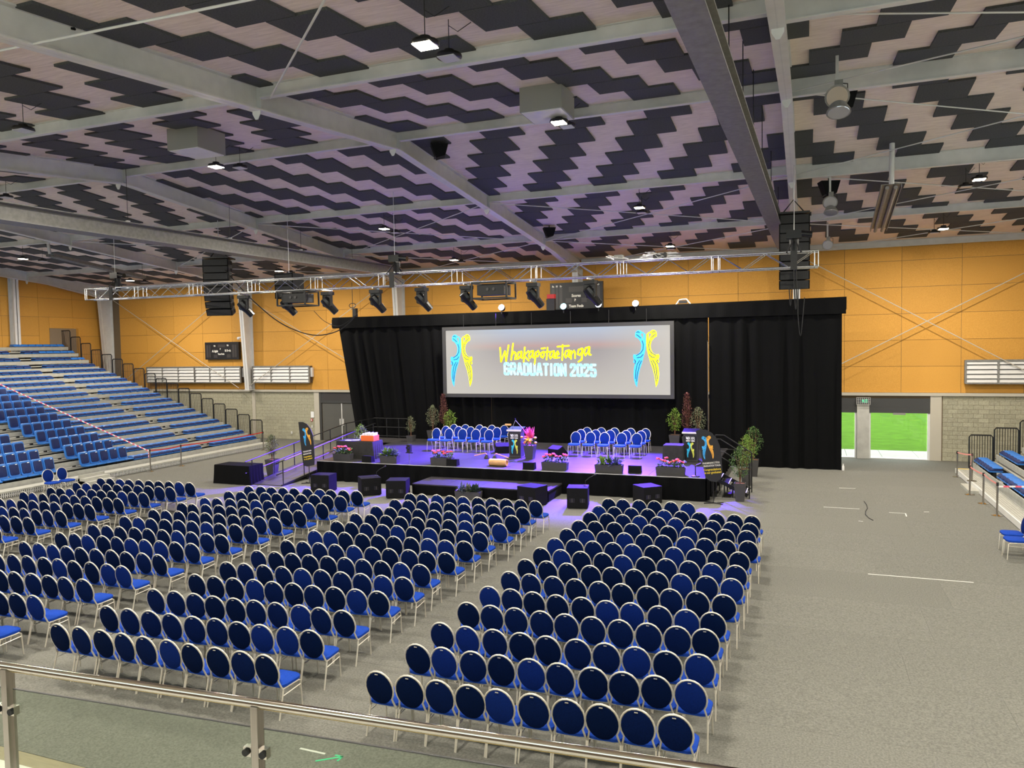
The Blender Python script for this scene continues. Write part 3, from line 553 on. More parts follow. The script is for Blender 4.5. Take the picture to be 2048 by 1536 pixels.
# loops of cable
def cable(name, pts, r, label, m='rubber'):
    q = [Vector(p) for p in pts]; s = []
    for i in range(len(q)-1):
        p0, p1, p2, p3 = q[max(i-1, 0)], q[i], q[i+1], q[min(i+2, len(q)-1)]
        for k in range(6):
            u = k/6; s.append(.5*((2*p1)+(p2-p0)*u+(2*p0-5*p1+4*p2-p3)*u*u+(3*p1-p0-3*p2+p3)*u**3))
    s.append(q[-1]); return tag(MB().tube(s, r, 5).build(name, m), label, 'cable')
cable('drooping_cable', [at(x, y, 1, 25.2) for x, y in ((450, 540), (500, 595), (560, 645), (625, 670), (680, 660), (715, 628))], .022, 'black cable drooping from the left truss to the curtain corner')
cable('drooping_cable', [at(x, y, 1, 25.6) for x, y in ((628, 622), (650, 643), (680, 652), (712, 630))], .012, 'thin black cable loop above the curtain corner')
for i, (pts, l) in enumerate((([(1578, 575), (1581, 612), (1584, 575)], 'shortest cable loop under the right speaker array'), ([(1588, 540), (1590, 600), (1592, 618), (1594, 600), (1592, 540)], 'thick cable bundle hanging down the right speaker array'), ([(1597, 575), (1596, 630), (1601, 672), (1606, 630), (1609, 595)], 'longest cable loop hanging below the right speaker array'))):
    cable('hanging_cable', [at(x, y, 1, 25.0) for x, y in pts], .02 if i == 1 else .013, l)
# ------------------------------------------------------------------ curtain
YC = 34.0
def drape(x0, x1, xb0, xb1, y, z0, z1, folds, amp, name, m, parent=None, nz=8, seed=1):
    rnd = random.Random(seed); n = max(2, int(folds*10)); mb = MB(); ph = [rnd.uniform(0, 6.28) for _ in range(4)]
    for t in (0, .03):
        base = len(mb.v)
        for j in range(nz+1):
            v = j/nz
            for i in range(n+1):
                u = i/n; a = x0+(x1-x0)*u; b = xb0+(xb1-xb0)*u; x = b+(a-b)*v
                s = math.sin(u*folds*6.283+ph[0]+.8*math.sin(u*folds*1.3+ph[1]))+.45*math.sin(u*folds*2.7*6.283/2+ph[2]+v*.6)
                mb.v.append((x, y+t+amp*s*(1-.75*v**3)*(.5+.5*math.sin(u*folds*.9+ph[3])**2+.25), z0+(z1-z0)*v))
        for j in range(nz):
            for i in range(n):
                q = base+j*(n+1)+i; f = (q, q+1, q+n+2, q+n+1); mb.f.append(f if t == 0 else f[::-1])
    return mb.build(name, m, parent, True)
cu = thing('stage_curtain', 'tall black curtain hung across the back of the stage', 'curtain', (0, 0, 0))
for i, (x0, x1, xb0, xb1) in enumerate(((-22.95, -14.4, -21.9, -14.3), (-14.4, -4.02, -14.3, -4.02), (-3.985, 1.33, -3.98, 1.33))): drape(x0, x1, xb0, xb1, YC, .01, 6.7, (x1-x0)*1.5, .065, 'drape', 'drape', cu, seed=i+3)
MB().add([(-23.3, YC-.06, 6.5), (1.5, YC-.06, 6.62), (1.5, YC-.06, 7.14), (-23.3, YC-.06, 6.92), (-23.3, YC+.06, 6.5), (1.5, YC+.06, 6.62), (1.5, YC+.06, 7.14), (-23.3, YC+.06, 6.92)], [(0, 1, 2, 3), (7, 6, 5, 4), (0, 4, 5, 1), (1, 5, 6, 2), (2, 6, 7, 3), (3, 7, 4, 0)]).build('valance', 'drape', cu)
drape(-23.25, 1.48, -23.25, 1.48, YC-.09, 6.45, 7.02, 30, .02, 'pelmet', 'drape', cu, 3, 9)
# LED lamps and small gear on the curtain top
def par(px, py, on, l):
    p = at(px, py, 1, YC-.15); t = thing('led_lamp', l, 'stage light', p); M = Matrix.Rotation(math.radians(72), 3, 'X')
    MB().lathe([(.05, -.22), (.13, -.18), (.16, .02)], (0, 0, 0), 14, M).build('can', 'black', t, True); MB().lathe([(.145, .015), (.14, .03)], (0, 0, 0), 14, M).build('lens', on, t); MB().bb(-.02, .02, -.02, .02, -.3, 0).build('bracket', 'black', t)
    l_ = bpy.data.lights.new('led_light', 'SPOT'); l_.energy = STAGE_W; l_.color = (.115, .042, 1); l_.spot_size = math.radians(45); l_.spot_blend = .6; l_.shadow_soft_size = .1
    lo = bpy.data.objects.new('led_light', l_); COL.objects.link(lo); lo.parent = t; lo.location = (0, -.12, 0)
    lo.rotation_euler = Vector(((px-1200)*.016, -5.3, -6.3)).to_track_quat('-Z', 'Y').to_euler()
STAGE_W = 62000
for i, (px, py, on) in enumerate(((1003, 615, 'led_on'), (1127, 613, 'cyan_on'), (1197, 609, 'led_on'), (1271, 607, 'led_on'))): par(px, py, on, '%s round LED lamp on the curtain top, counting from left' % ('bluish' if i == 1 else 'bright white')+' '+ORD[i+1])
p = at(705, 615, 1, YC); t = thing('small_camera', 'small black camera hanging above the curtain left corner', 'camera', p); MB().tube([(math.cos(a*.6)*.2, 0, math.sin(a*.6)*.12+.1) for a in range(11)], .02, 5).build('coil', 'black', t); MB().bb(.05, .25, -.1, .1, -.5, -.05).build('case', 'black', t); MB().tube([(0, 0, -.55), (0, 0, 1.3)], .015, 4).build('stem', 'black', t)
p = at(1102, 600, 1, YC); t = thing('cable_box', 'small dark box with red flap on the curtain top', 'box', (p.x, YC, 7.0)); MB().bb(-.2, .2, -.1, .1, 0, .55).build('case', 'black', t); MB().bb(-.16, .2, -.12, .12, .55, .75).build('flap', 'red', t)
p = at(1366, 603, 1, YC); t = thing('clamp_cluster', 'small metal clamp cluster on the curtain top right', 'clamp', (p.x, YC, p.z-.12)); MB().box((0, 0, .1), (.35, .12, .12)).build('plate', 'black_metal', t); MB().tube([(-.3, 0, 0), (-.15, 0, .2), (.15, 0, .22), (.32, 0, 0)], .03, 6).build('bow', 'steel', t)
t = thing('pole', 'thin metal pole showing in the curtain gap', 'pole', (-4.02, YC-.12, .8)); MB().tube([(0, 0, 0), (0, 0, 4.6)], .018, 6).build('shaft', 'brushed', t); MB().lathe([(.03, 4.6), (.03, 4.66)], n=8).build('cap', 'black', t)
# ------------------------------------------------------------------ screen
YS = 33.55; SX0, SX1, SZ0, SZ1 = -16.47, -5.58, 3.1, 6.17
ss = thing('projection_screen', 'wide glowing graduation screen in a dark frame', 'screen', ((SX0+SX1)/2, YS, SZ0)); SW, SH = SX1-SX0, SZ1-SZ0
MB().bb(-SW/2, SW/2, 0, .04, 0, SH).build('picture', 'screen_picture', ss)
for n, b in (('frame_top', (-SW/2-.17, SW/2+.17, SH, SH+.17)), ('frame_bottom', (-SW/2-.17, SW/2+.17, -.17, 0)), ('frame_side', (-SW/2-.17, -SW/2, 0, SH)), ('frame_side', (SW/2, SW/2+.17, 0, SH))): MB().bb(b[0], b[1], -.06, .06, b[2], b[3]).build(n, 'frame_dark', ss)
for x in (-4.5, -2.8, -1.0, .9, 2.7, 4.4): MB().tube([(x, .03, SH+.15), (x, .03, SH+.75)], .012, 4).build('hanger', 'black', ss)
MOTIF = [(115, 165), (120, 143), (135, 131), (152, 130), (166, 139), (180, 150), (166, 158), (160, 168), (172, 186), (179, 210), (182, 168), (176, 150), (186, 146), (188, 160), (198, 158), (199, 185), (202, 235), (197, 290), (186, 332), (170, 392), (152, 442), (138, 500), (131, 560), (127, 588), (113, 562), (103, 522), (100, 480), (104, 430), (112, 396), (98, 388), (103, 365), (97, 338), (104, 321), (112, 326), (135, 322), (152, 308), (163, 285), (167, 252), (158, 220), (138, 194), (117, 184)]
LINES = [[(128, 165), (145, 178), (160, 192)], [(172, 215), (182, 245), (178, 285), (160, 312), (125, 332)], [(130, 350), (160, 345), (178, 325)], [(150, 372), (132, 400), (120, 450), (116, 520)], [(165, 375), (150, 405), (136, 460), (124, 540)], [(108, 365), (118, 380), (112, 398)], [(127, 147), (140, 142), (152, 150)]]
def motif(parent, O, U, V, sc_, m1, m2, dark, t=.008):
    """pair of carved forms facing each other; 0,0 = middle of the pair top"""
    for sg, m in ((1, m1), (-1, m2)):
        P = [((x-203)*sg*sc_, (130-y)*sc_) for x, y in MOTIF]; P = P if sg > 0 else P[::-1]
        o = MB().prism(P, O, U, V, t).build('motif', m, parent)
        for L in LINES: MB().stroke([((x-203)*sg*sc_, (130-y)*sc_) for x, y in L], 5.5*sc_, Vector(O)+Vector(U).cross(Vector(V)).normalized()*t, U, V, t*.5).build('motif_line', dark, o)
ZS_ = SW/1897
def sp(x, y): return ((x-60)*ZS_-SW/2, SH-(y-95+(x-60)*.023)*SH/522*1.0)
for cx, cy in ((203, 130), (1772, 130)):
    motif(ss, (sp(cx, cy)[0], -.004, SH*.935), (1, 0, 0), (0, 0, 1), ZS_*.965, 'scr_blue', 'scr_yellow', 'scr_navy')
def A(x, y, s=1): return [[(x+40*s, y), (x+14*s, y+8*s), (x+3*s, y+38*s), (x+12*s, y+58*s), (x+32*s, y+36*s), (x+42*s, y+2), (x+40*s, y+52*s), (x+52*s, y+54*s)]]
WORD = [[(558, 240), (564, 352)], [(564, 352), (600, 268)], [(600, 268), (610, 346)], [(610, 346), (634, 220)], [(674, 206), (654, 336)], [(656, 306), (682, 272), (696, 282), (688, 330), (704, 330)]]+A(706, 268)+[[(776, 236), (764, 352)], [(806, 264), (768, 300), (808, 340)]]+A(806, 262)+[[(872, 272), (858, 372)], [(866, 284), (892, 262), (902, 282), (886, 306), (866, 304)], [(936, 268), (916, 280), (914, 306), (930, 316), (942, 296), (936, 268)], [(920, 244), (950, 240)], [(972, 236), (962, 330)], [(948, 272), (990, 268)]]+A(984, 262)+[[(1044, 300), (1066, 284), (1058, 264), (1042, 282), (1046, 316), (1072, 312)], [(1100, 214), (1094, 332)], [(1056, 228), (1152, 220)]]+A(1112, 254)+[[(1170, 260), (1168, 322)], [(1170, 286), (1194, 258), (1202, 272), (1202, 316)]]+[[(1262, 240), (1232, 250), (1224, 284), (1242, 292), (1260, 268), (1266, 244), (1256, 326), (1230, 344)]]+A(1274, 228, 1.12)
mb = MB()
for L in WORD: mb.stroke([sp(x, y) for x, y in L], .1, (0, -.006, 0), (1, 0, 0), (0, 0, 1), -.0)if False else mb.stroke([sp(x, y-8) for x, y in L], .08, (0, -.004, 0), (1, 0, 0), (0, 0, 1), .012)
mb.build('script_lettering', 'scr_yellow', ss)
# block capitals drawn with a thick pen on a 0..1 x 0..1 cell
G = {'G': [[(1, .82), (1, .9), (.85, 1), (.15, 1), (0, .9), (0, .1), (.15, 0), (.85, 0), (1, .1), (1, .5), (.55, .5)]], 'R': [[(0, 0), (0, 1), (.85, 1), (1, .9), (1, .55), (.85, .46), (0, .46)], [(.55, .46), (1, 0)]], 'A': [[(0, 0), (.4, 1), (.6, 1), (1, 0)], [(.15, .3), (.85, .3)]], 'D': [[(0, 0), (0, 1), (.8, 1), (1, .88), (1, .12), (.8, 0), (0, 0)]], 'U': [[(0, 1), (0, .1), (.15, 0), (.85, 0), (1, .1), (1, 1)]], 'T': [[(0, 1), (1, 1)], [(.5, 1), (.5, 0)]], 'I': [[(.5, 0), (.5, 1)]], 'O': [[(.15, 0), (0, .1), (0, .9), (.15, 1), (.85, 1), (1, .9), (1, .1), (.85, 0), (.15, 0)]], 'N': [[(0, 0), (0, 1), (1, 0), (1, 1)]], '2': [[(0, .75), (0, .9), (.15, 1), (.85, 1), (1, .9), (1, .62), (0, .1), (0, 0), (1, 0)]], '0': [[(.15, 0), (0, .1), (0, .9), (.15, 1), (.85, 1), (1, .9), (1, .1), (.85, 0), (.15, 0)]], '5': [[(1, 1), (0, 1), (0, .56), (.85, .56), (1, .46), (1, .1), (.85, 0), (.15, 0), (0, .1), (0, .22)]]}
mb = MB(); x = 596
for c, wd in (('G', 42), ('R', 42), ('A', 44), ('D', 42), ('U', 40), ('A', 44), ('T', 38), ('I', 8), ('O', 40), ('N', 42), (' ', 10), ('2', 40), ('0', 40), ('2', 40), ('5', 40)):
    if c == ' ': x += 24; continue
    w2 = wd*.62+8
    for L in G[c]: mb.stroke([sp(x+u*w2, 446-v*84-3) for u, v in L], .118, (0, -.004, 0), (1, 0, 0), (0, 0, 1), .01)
    x += w2+23
mb.build('block_lettering', 'scr_text', ss)
# ------------------------------------------------------------------ scoreboards on the back wall
def board(px0, px1, py0, py1, label, words, dims, off=.2):
    a = at(px0, py0, 1, YW-off); b = at(px1, py1, 1, YW-off); W = b.x-a.x; H = a.z-b.z; t = thing('scoreboard', label, 'scoreboard', ((a.x+b.x)/2, YW-off, (a.z+b.z)/2))
    MB().bb(-W/2, W/2, 0, .18, -H/2, H/2).build('case', 'board', t)
    for x0, x1, z0, z1 in dims: MB().bb(x0*W, x1*W, -.008, 0, z0*H, z1*H).build('digit_panel', 'board_dim', t)
    MB().bb(-W*.3, -W*.26, .18, off, -.1, .1).build('bracket', 'steel', t); MB().bb(W*.26, W*.3, .18, off, -.1, .1).build('bracket', 'steel', t)
    for s, x, z, h in words: text(t, s, h*H, (x*W, -.005, z*H), (1, 0, 0), (0, 0, 1), 'print_white', 'lettering', .9, .01)
cols = [(-.46, -.39, -.38, .34), (-.37, -.33, -.38, .34), (.31, .38, -.38, .34), (.39, .44, -.38, .34)]
board(409.5, 478, 685, 718.5, 'scoreboard reading A Light and B Dark by the column', [('A Light', -.2, -.02, .16), ('B Dark', .18, .0, .16), ('P', -.04, .1, .12), ('Team Fouls', -.02, -.19, .11), ('TO', -.21, .28, .1), ('TO', .18, .3, .1)], cols+[(-.11, .11, .2, .36), (-.24, -.13, -.4, -.22), (.15, .26, -.4, -.2)])
board(1100, 1206, 567, 622, 'scoreboard reading Scores and Team Fouls behind the truss', [('Scores', .0, .05, .13), ('P', -.02, -.1, .11), ('Team Fouls', .0, -.3, .12), ('Pa', -.44, .38, .08), ('Pf', -.37, .38, .08), ('Pp', -.29, .38, .08), ('Pf', .33, .4, .08), ('Pp', .42, .4, .08)], [(-.47, -.41, -.35, .33), (-.38, -.35, -.35, .33), (-.32, -.26, -.35, .33), (.38, .45, -.3, .34), (-.14, .14, .18, .36), (-.2, -.08, -.18, -.03), (.1, .2, -.18, -.03)], 1.25)
p = at(477, 677, 1, YW-.6); t = thing('wall_camera', 'small white camera on the column by the scoreboard', 'camera', p); MB().lathe([(.04, .1), (.09, .05), (.09, -.03), (.02, -.09)], n=12).build('dome', 'white', t, True); MB().bb(0, .2, -.03, .03, .04, .1).build('arm', 'white', t)
# exit sign, alarm points, switches, notice
t = thing('exit_sign', 'caged green running-man exit sign above the pier', 'exit sign', (2.37, YW-.12, 2.62)); MB().bb(-.26, .26, -.06, .0, -.13, .13).build('case', 'frame_dark', t); MB().bb(-.2, .2, -.065, -.06, -.09, .09).build('face', 'navy_print', t)
mb = MB(); mb.stroke([(-.02, .05), (-.01, .0), (.04, -.06)], .028, (0, -.07, 0), (1, 0, 0), (0, 0, 1), .004).stroke([(-.01, 0), (-.05, -.06)], .025, (0, -.07, 0), (1, 0, 0), (0, 0, 1), .004).stroke([(-.06, .01), (-.02, .03), (.04, .02)], .022, (0, -.07, 0), (1, 0, 0), (0, 0, 1), .004).stroke([(.09, -.07), (.09, .07), (.15, .07), (.15, -.07)], .02, (0, -.07, 0), (1, 0, 0), (0, 0, 1), .004).stroke([(-.03, .065), (-.02, .075)], .03, (0, -.07, 0), (1, 0, 0), (0, 0, 1), .004); mb.build('running_man', 'exit_green', t)
mb = MB()
for i in range(8): mb.bar((-.28+i*.08, -.12, -.16), (-.28+i*.08, -.12, .16), .012)
for i in range(5): mb.bar((-.29, -.12, -.16+i*.08), (.29, -.12, -.16+i*.08), .012)
mb.build('cage', 'steel_light', t)
def plate(px, py, w_, h_, m, l, c, m2=None):
    p = at(px, py, 1, YW); t = thing('wall_plate', l, c, (p.x, YW, p.z)); MB().bb(-w_/2, w_/2, -.04, 0, -h_/2, h_/2).build('case', m, t)
    if m2: MB().bb(-w_*.3, w_*.3, -.05, -.04, -h_*.3, h_*.3).build('button', m2, t)
plate(1874, 867, .17, .17, 'red', 'red alarm call point right of the open doors', 'alarm point', 'white'); plate(624, 840, .13, .14, 'red', 'red alarm call point left of the grey door', 'alarm point', 'white'); plate(625, 853, .09, .14, 'white', 'white light switch under the alarm point', 'switch', 'steel_light'); plate(584, 865, .09, .15, 'white', 'white wall socket low on the block wall', 'socket', 'steel_light'); plate(625.5, 829, .22, .36, 'white_paper', 'white notice sheet left of the grey door', 'notice')
t = thing('bottle', 'white bottle standing on floor at the curtain end', 'bottle', tuple(fl(1686.5, 941))); MB().lathe([(.04, 0), (.045, .02), (.045, .17), (.02, .22), (.02, .25)], n=10).build('body', 'white', t, True); MB().lathe([(.022, .25), (.022, .28)], n=10).build('cap', 'steel', t)
# ------------------------------------------------------------------ stage
SXA, SXB, SYA, SYB, ZS = -18.72, -3.18, 26.0, 33.72, .8
st = thing('stage', 'black skirted stage with dark deck panels lit purple', 'stage', (0, 0, 0))
MB().bb(SXA+.03, SXB-.03, SYA+.03, SYB, .05, ZS-.06).build('substructure', 'black', st)
nx, ny = 8, 8; dx = (SXB-SXA)/nx; dy = (SYB-SYA)/ny; dpm = MB().bb(.004, dx-.004, .004, dy-.004, 0, .06).mesh('deck_panel', 'deck')
for i in range(nx):
    for j in range(ny): inst('deck_panel', dpm, st, (SXA+i*dx, SYA+j*dy, ZS-.06))
MB().bb(SXA, SXB, SYA-.012, SYA, ZS-.05, ZS-.002).build('edge_trim', 'steel', st)
drape(SXA, SXB, SXA, SXB, SYA-.06, .01, ZS-.02, 26, .045, 'skirt', 'drape', st, 5, 21)
s2 = drape(0, SYB-SYA, 0, SYB-SYA, 0, .01, ZS-.02, 14, .04, 'skirt', 'drape', st, 5, 22); s2.location = (SXB+.06, SYA, 0); s2.rotation_euler = (0, 0, R90)
pf = thing('step_platform', 'low dark platform in front of the stage centre', 'platform', (0, 0, 0)); n = 4; w_ = 5.25/n
for i in range(n): MB().bb(-13.45+i*w_+.004, -13.45+(i+1)*w_-.004, 24.35, 25.9, .35, .4).build('deck_panel', 'deck', pf)
MB().bb(-13.43, -8.22, 24.4, 25.9, .02, .35).build('base', 'drape', pf); drape(-13.45, -8.2, -13.45, -8.2, 24.34, .01, .36, 8, .02, 'skirt', 'drape', pf, 3, 31)
# ------------------------------------------------------------------ bass speakers, wedges, stage-front boxes
def sub(p, rz, label, w_=.72, d_=.72, h_=.64, mic=False):
    t = thing('bass_speaker', label, 'speaker', (p[0], p[1], 0), rz, 'bass speakers on the floor'); MB().bb(-w_/2, w_/2, -d_/2, d_/2, .03, h_).build('cabinet', 'speaker', t); MB().bb(-w_*.44, w_*.44, d_/2, d_/2+.012, .09, h_-.06).build('grille', 'grille', t)
    for s in (-1, 1): h = MB().bb(s*w_*.25-.09, s*w_*.25+.09, -d_/2-.006, -d_/2, .2, .34).build('handle_cup', 'black_gloss', t); MB().bb(s*w_*.25-.012, s*w_*.25+.012, -d_/2-.012, -d_/2-.006, .21, .33).build('handle_bar', 'board_dim', h)
    for a in (-1, 1):
        for b in (-1, 1): MB().bb(a*w_*.42-.03, a*w_*.42+.03, b*d_*.42-.03, b*d_*.42+.03, 0, .03).build('foot', 'rubber', t)
    if mic:
        m = thing('microphone', 'black gooseneck microphone standing on the %s' % mic, 'microphone', (p[0]+.2, p[1]+.18, h_)); MB().lathe([(.07, 0), (.07, .02), (.015, .03)], n=12).build('base', 'black', m); MB().tube([(0, 0, .02), (0, 0, .16), (.12, .02, .26), (.3, .05, .36)], .012, 6).build('neck', 'black_metal', m); MB().tube([(.3, .05, .36), (.36, .06, .39)], .024, 8).build('capsule', 'black', m)
sub((-17.0, 23.95), .12, 'black bass speaker left of the stage by the ramp foot', .76, .62, .66); sub((-15.0, 23.95), .75, 'turned black bass speaker, second from left', mic='turned bass speaker'); sub((-13.72, 23.8), .3, 'black bass speaker at the left end of the low platform')
sub((-8.6, 23.85), -.3, 'black bass speaker at the right end of the low platform', .75, .7, .66); sub((-7.05, 24.0), .2, 'black bass speaker just right of the low platform', .68, .68, .68, mic='bass speaker right of the platform'); sub((-5.0, 25.25), .75, 'turned black bass speaker nearest the right chair block', .7, .7, .6)
def wedge(p, rz, label, s=1):
    t = thing('stage_monitor', label, 'speaker', (p[0], p[1], ZS), rz); MB().prism([(-.28*s, 0), (.28*s, 0), (.28*s, .12*s), (-.02*s, .42*s), (-.28*s, .3*s)], (-.3*s, 0, 0), (0, 1, 0), (0, 0, 1), .6*s).build('cabinet', 'speaker', t); MB().bar((0, .29*s, .13*s), (0, .0, .425*s), .54*s, .01).build('grille', 'grille', t); MB().bb(-.32*s, -.3*s, -.1, .1, .1*s, .2*s).build('handle', 'board_dim', t)
wedge((-12.2, 30.1), .5, 'black floor monitor beside the flower lectern'); wedge((-9.6, 29.8), -.5, 'black floor monitor alone at stage centre')
for i, px in enumerate((733, 906, 1059, 1270)):
    p = fl(px, (925, 931, 938, 945)[i], ZS); t = thing('front_fill_speaker', 'small black speaker box on stage edge, %s from the left' % ORD[i+1], 'speaker', (p.x, max(p.y, SYA+.2), ZS), 0, 'small speakers on the stage edge'); MB().prism([(-.14, 0), (.14, 0), (.1, .24), (-.12, .26)], (-.22, 0, 0), (0, 1, 0), (0, 0, 1), .44).build('cabinet', 'speaker', t); MB().bb(-.2, .2, .13, .15, .03, .2).build('grille', 'grille', t)
# ------------------------------------------------------------------ lecterns
def logo(parent, x, y, z, s):
    U, V = (1, 0, 0), (0, 0, 1); mb = MB()
    for L in ([(-.2, .1), (-.13, .03)], [(-.19, .03), (-.13, .0)], [(-.12, .1), (-.12, .0)], [(-.07, .1), (-.05, .05), (-.07, .0)]): mb.stroke([(a*s, b*s) for a, b in L], .04*s, (x, y, z), U, V, .006)
    for L in ([(-.2, -.06), (-.04, -.06)], [(-.2, -.1), (-.04, -.1)], [(.05, -.06), (.19, -.06)], [(.05, -.1), (.19, -.1)]): mb.stroke([(a*s, b*s) for a, b in L], .022*s, (x, y, z), U, V, .006)
    for L in ([(.06, .1), (.06, 0)], [(.11, .1), (.11, .06)], [(.11, .02), (.11, 0)], [(.15, .1), (.19, .07)], [(.15, .04), (.19, 0)]): mb.stroke([(a*s, b*s) for a, b in L], .03*s, (x, y, z), U, V, .006)
    mb.stroke([(0, .12*s), (0, -.11*s)], .008*s, (x, y, z), U, V, .006); mb.build('emblem', 'sign_white', parent)
def lectern(p, label, rz=0):
    t = thing('lectern', label, 'lectern', (p[0], p[1], ZS), rz); MB().add([(-.25, -.2, .03), (.25, -.2, .03), (.25, .2, .03), (-.25, .2, .03), (-.27, -.24, 1.08), (.27, -.24, 1.08), (.27, .2, 1.08), (-.27, .2, 1.08)], [(3, 2, 1, 0), (4, 5, 6, 7), (0, 1, 5, 4), (1, 2, 6, 5), (2, 3, 7, 6), (3, 0, 4, 7)]).build('body', 'frame_dark', t)
    MB().add([(-.22, -.214, .1), (.22, -.214, .1), (.24, -.248, 1.0), (-.24, -.248, 1.0), (-.22, -.203, .1), (.22, -.203, .1), (.24, -.237, 1.0), (-.24, -.237, 1.0)], [(0, 1, 2, 3), (7, 6, 5, 4), (0, 4, 5, 1), (1, 5, 6, 2), (2, 6, 7, 3), (3, 7, 4, 0)]).build('front_panel', 'black', t)
    MB().bar((0, -.3, 1.13), (0, .26, 1.22), .62, .05).build('reading_top', 'black_gloss', t); MB().bb(-.31, .31, -.33, -.28, 1.1, 1.16).build('lip', 'steel_light', t); MB().bb(-.3, .3, -.26, .26, 0, .03).build('plinth', 'black', t)
    e = MB(); logo(t, 0, -.262, .885, .8); Vn = Vector((0, -.034, .9)).normalized()
    motif(t, (0, -.26, .76), (1, 0, 0), Vn, .0013, 'motif_cyan', 'motif_lime', 'navy_print', .006); return t
lectern((-11.09, 28.95), 'black lectern with bright emblem beside the tall flower pot'); lectern((-4.15, 29.65), 'black lectern with bright emblem near the right banner')
t = thing('microphone_pair', 'two thin black microphones on the flower lectern', 'microphone', (-11.09, 29.0, ZS+1.2)); MB().tube([(.26, 0, 0), (.1, -.1, .2), (0, -.15, .34)], .008, 5).tube([(-.2, 0, 0), (-.08, -.1, .2), (0, -.15, .34)], .008, 5).build('gooseneck', 'steel', t); MB().tube([(0, -.15, .33), (0, -.16, .4)], .02, 6).build('capsule', 'black', t)
t = thing('wooden_block', 'small tan wooden block atop a back-row stage chair', 'wooden block', (-12.72, 32.15, ZS+.95)); MB().bb(-.14, .14, -.05, .05, 0, .07).build('block', 'log', t)
t = thing('log_drum', 'tan hollow wooden drum log lying at the stage front', 'drum', (-10.95, 26.6, ZS), -.05); M = Matrix.Rotation(R90, 3, 'Y'); MB().lathe([(.1, -.36), (.13, -.36), (.14, 0), (.13, .36), (.1, .36), (.095, .3)], (0, 0, .14), 16, M).build('shell', 'log', t, True); MB().bb(-.45, .45, -.12, .12, 0, .012).build('mat', 'black', t)
t = thing('low_stand', 'low orange-tipped instrument stand on stage behind the log', 'stand', (-12.0, 28.3, ZS)); MB().tube([(-.7, 0, .1), (-.2, 0, .22), (-.1, .05, .05)], .02, 6).tube([(.1, .05, .05), (.25, 0, .22), (.8, 0, .06)], .02, 6).build('arms', 'peach', t); MB().lathe([(.12, 0), (.12, .03), (.05, .16)], (-.15, 0, 0), 10).lathe([(.12, 0), (.12, .03), (.05, .14)], (.2, 0, 0), 10).build('bases', 'black', t)
# desk microphone at the right front of the stage
p = fl(1392, 952, ZS); t = thing('desk_microphone', 'black desk microphone at the right front stage corner', 'microphone', (p.x, SYA+.2, ZS)); MB().lathe([(.14, 0), (.14, .03), (.02, .05)], n=12).build('base', 'black', t); MB().tube([(0, 0, .03), (0, 0, .36), (.12, 0, .42)], .018, 6).build('stem', 'black', t); MB().tube([(.05, 0, .38), (.2, 0, .45)], .04, 8).build('head', 'black', t)
p = fl(820, 968); t = thing('light_stand', 'slim silver tripod with small black camera before the stage', 'tripod', (p.x, p.y, 0))
for a in range(3): MB().tube([(0, 0, .45), (.28*math.cos(a*2.09+.5), .28*math.sin(a*2.09+.5), .01)], .014, 5).build('leg', 'alu', t)
MB().tube([(0, 0, .3), (0, 0, 1.25)], .016, 6).build('column', 'alu', t); MB().box((0, 0, 1.42), (.14, .16, .3)).build('camera_body', 'black', t); MB().tube([(0, -.08, 1.45), (0, -.18, 1.45)], .05, 10).build('lens', 'black_gloss', t); MB().box((0, 0, 1.24), (.3, .05, .04)).build('bracket', 'black', t)
# ------------------------------------------------------------------ draped tables
def ctable(p, w_, d_, h_, z, label, rz=0, m='table_cloth'):
    t = thing('draped_table', label, 'table', (p[0], p[1], z), rz); mb = MB(); R = []
    for zz, f, am in ((0.005, 1.06, .05), (h_*.5, 1.02, .03), (h_-.03, 1, .004), (h_, .985, 0)):
        ring = []; n = 64
        for i in range(n):
            u = i/n*4; s = int(u); f_ = u-s; c = [(-1, -1), (1, -1), (1, 1), (-1, 1)]; a, b = c[s], c[(s+1) % 4]
            x = (a[0]+(b[0]-a[0])*f_)*w_/2; y = (a[1]+(b[1]-a[1])*f_)*d_/2; k = f+am*math.sin(i*1.9)*.6; ring.append(Vector((x*k, y*k, zz)))
        R.append(ring)
    mb.loft(R).build('cloth', m, t, 40); MB().bb(-w_/2+.02, w_/2-.02, -d_/2+.02, d_/2-.02, h_-.02, h_-.005).build('table_top', 'black', t)
    for a in (-1, 1):
        for b in (-1, 1): MB().bb(a*w_*.42-.02, a*w_*.42+.02, b*d_*.4-.02, b*d_*.4+.02, 0, h_-.02).build('leg', 'black_metal', t)
ctable((-17.5, 27.25), 1.75, .8, .72, ZS, 'dark draped table with orange crate on the stage left'); ctable((-4.75, 29.3), .75, .7, .68, ZS, 'small dark draped table beside the right lectern'); ctable((-21.55, 24.6), 1.75, .85, .76, 0, 'black draped table on the floor left of the ramp', 0, 'drape')
t = thing('orange_crate', 'bright orange crate of white papers on the draped table', 'crate', (-16.95, 27.2, ZS+.72)); MB().bb(-.3, .3, -.22, -.2, 0, .24).bb(-.3, .3, .2, .22, 0, .24).bb(-.3, -.28, -.2, .2, 0, .24).bb(.28, .3, -.2, .2, 0, .24).bb(-.3, .3, -.22, .22, 0, .015).build('shell', 'orange_box', t)
for i in range(9): MB().box((-.24+i*.06, 0, .19), (.04, .36, .26+.03*(i % 3)), .06*(i % 2)).build('paper', 'white_paper', t)
t = thing('paper_roll', 'white rolled paper standing beside the orange crate', 'paper', (-17.35, 27.1, ZS+.72)); MB().tube([(0, 0, .1), (.03, 0, .2), (.1, 0, .23), (.16, 0, .16)], .05, 8).build('roll', 'white_paper', t)
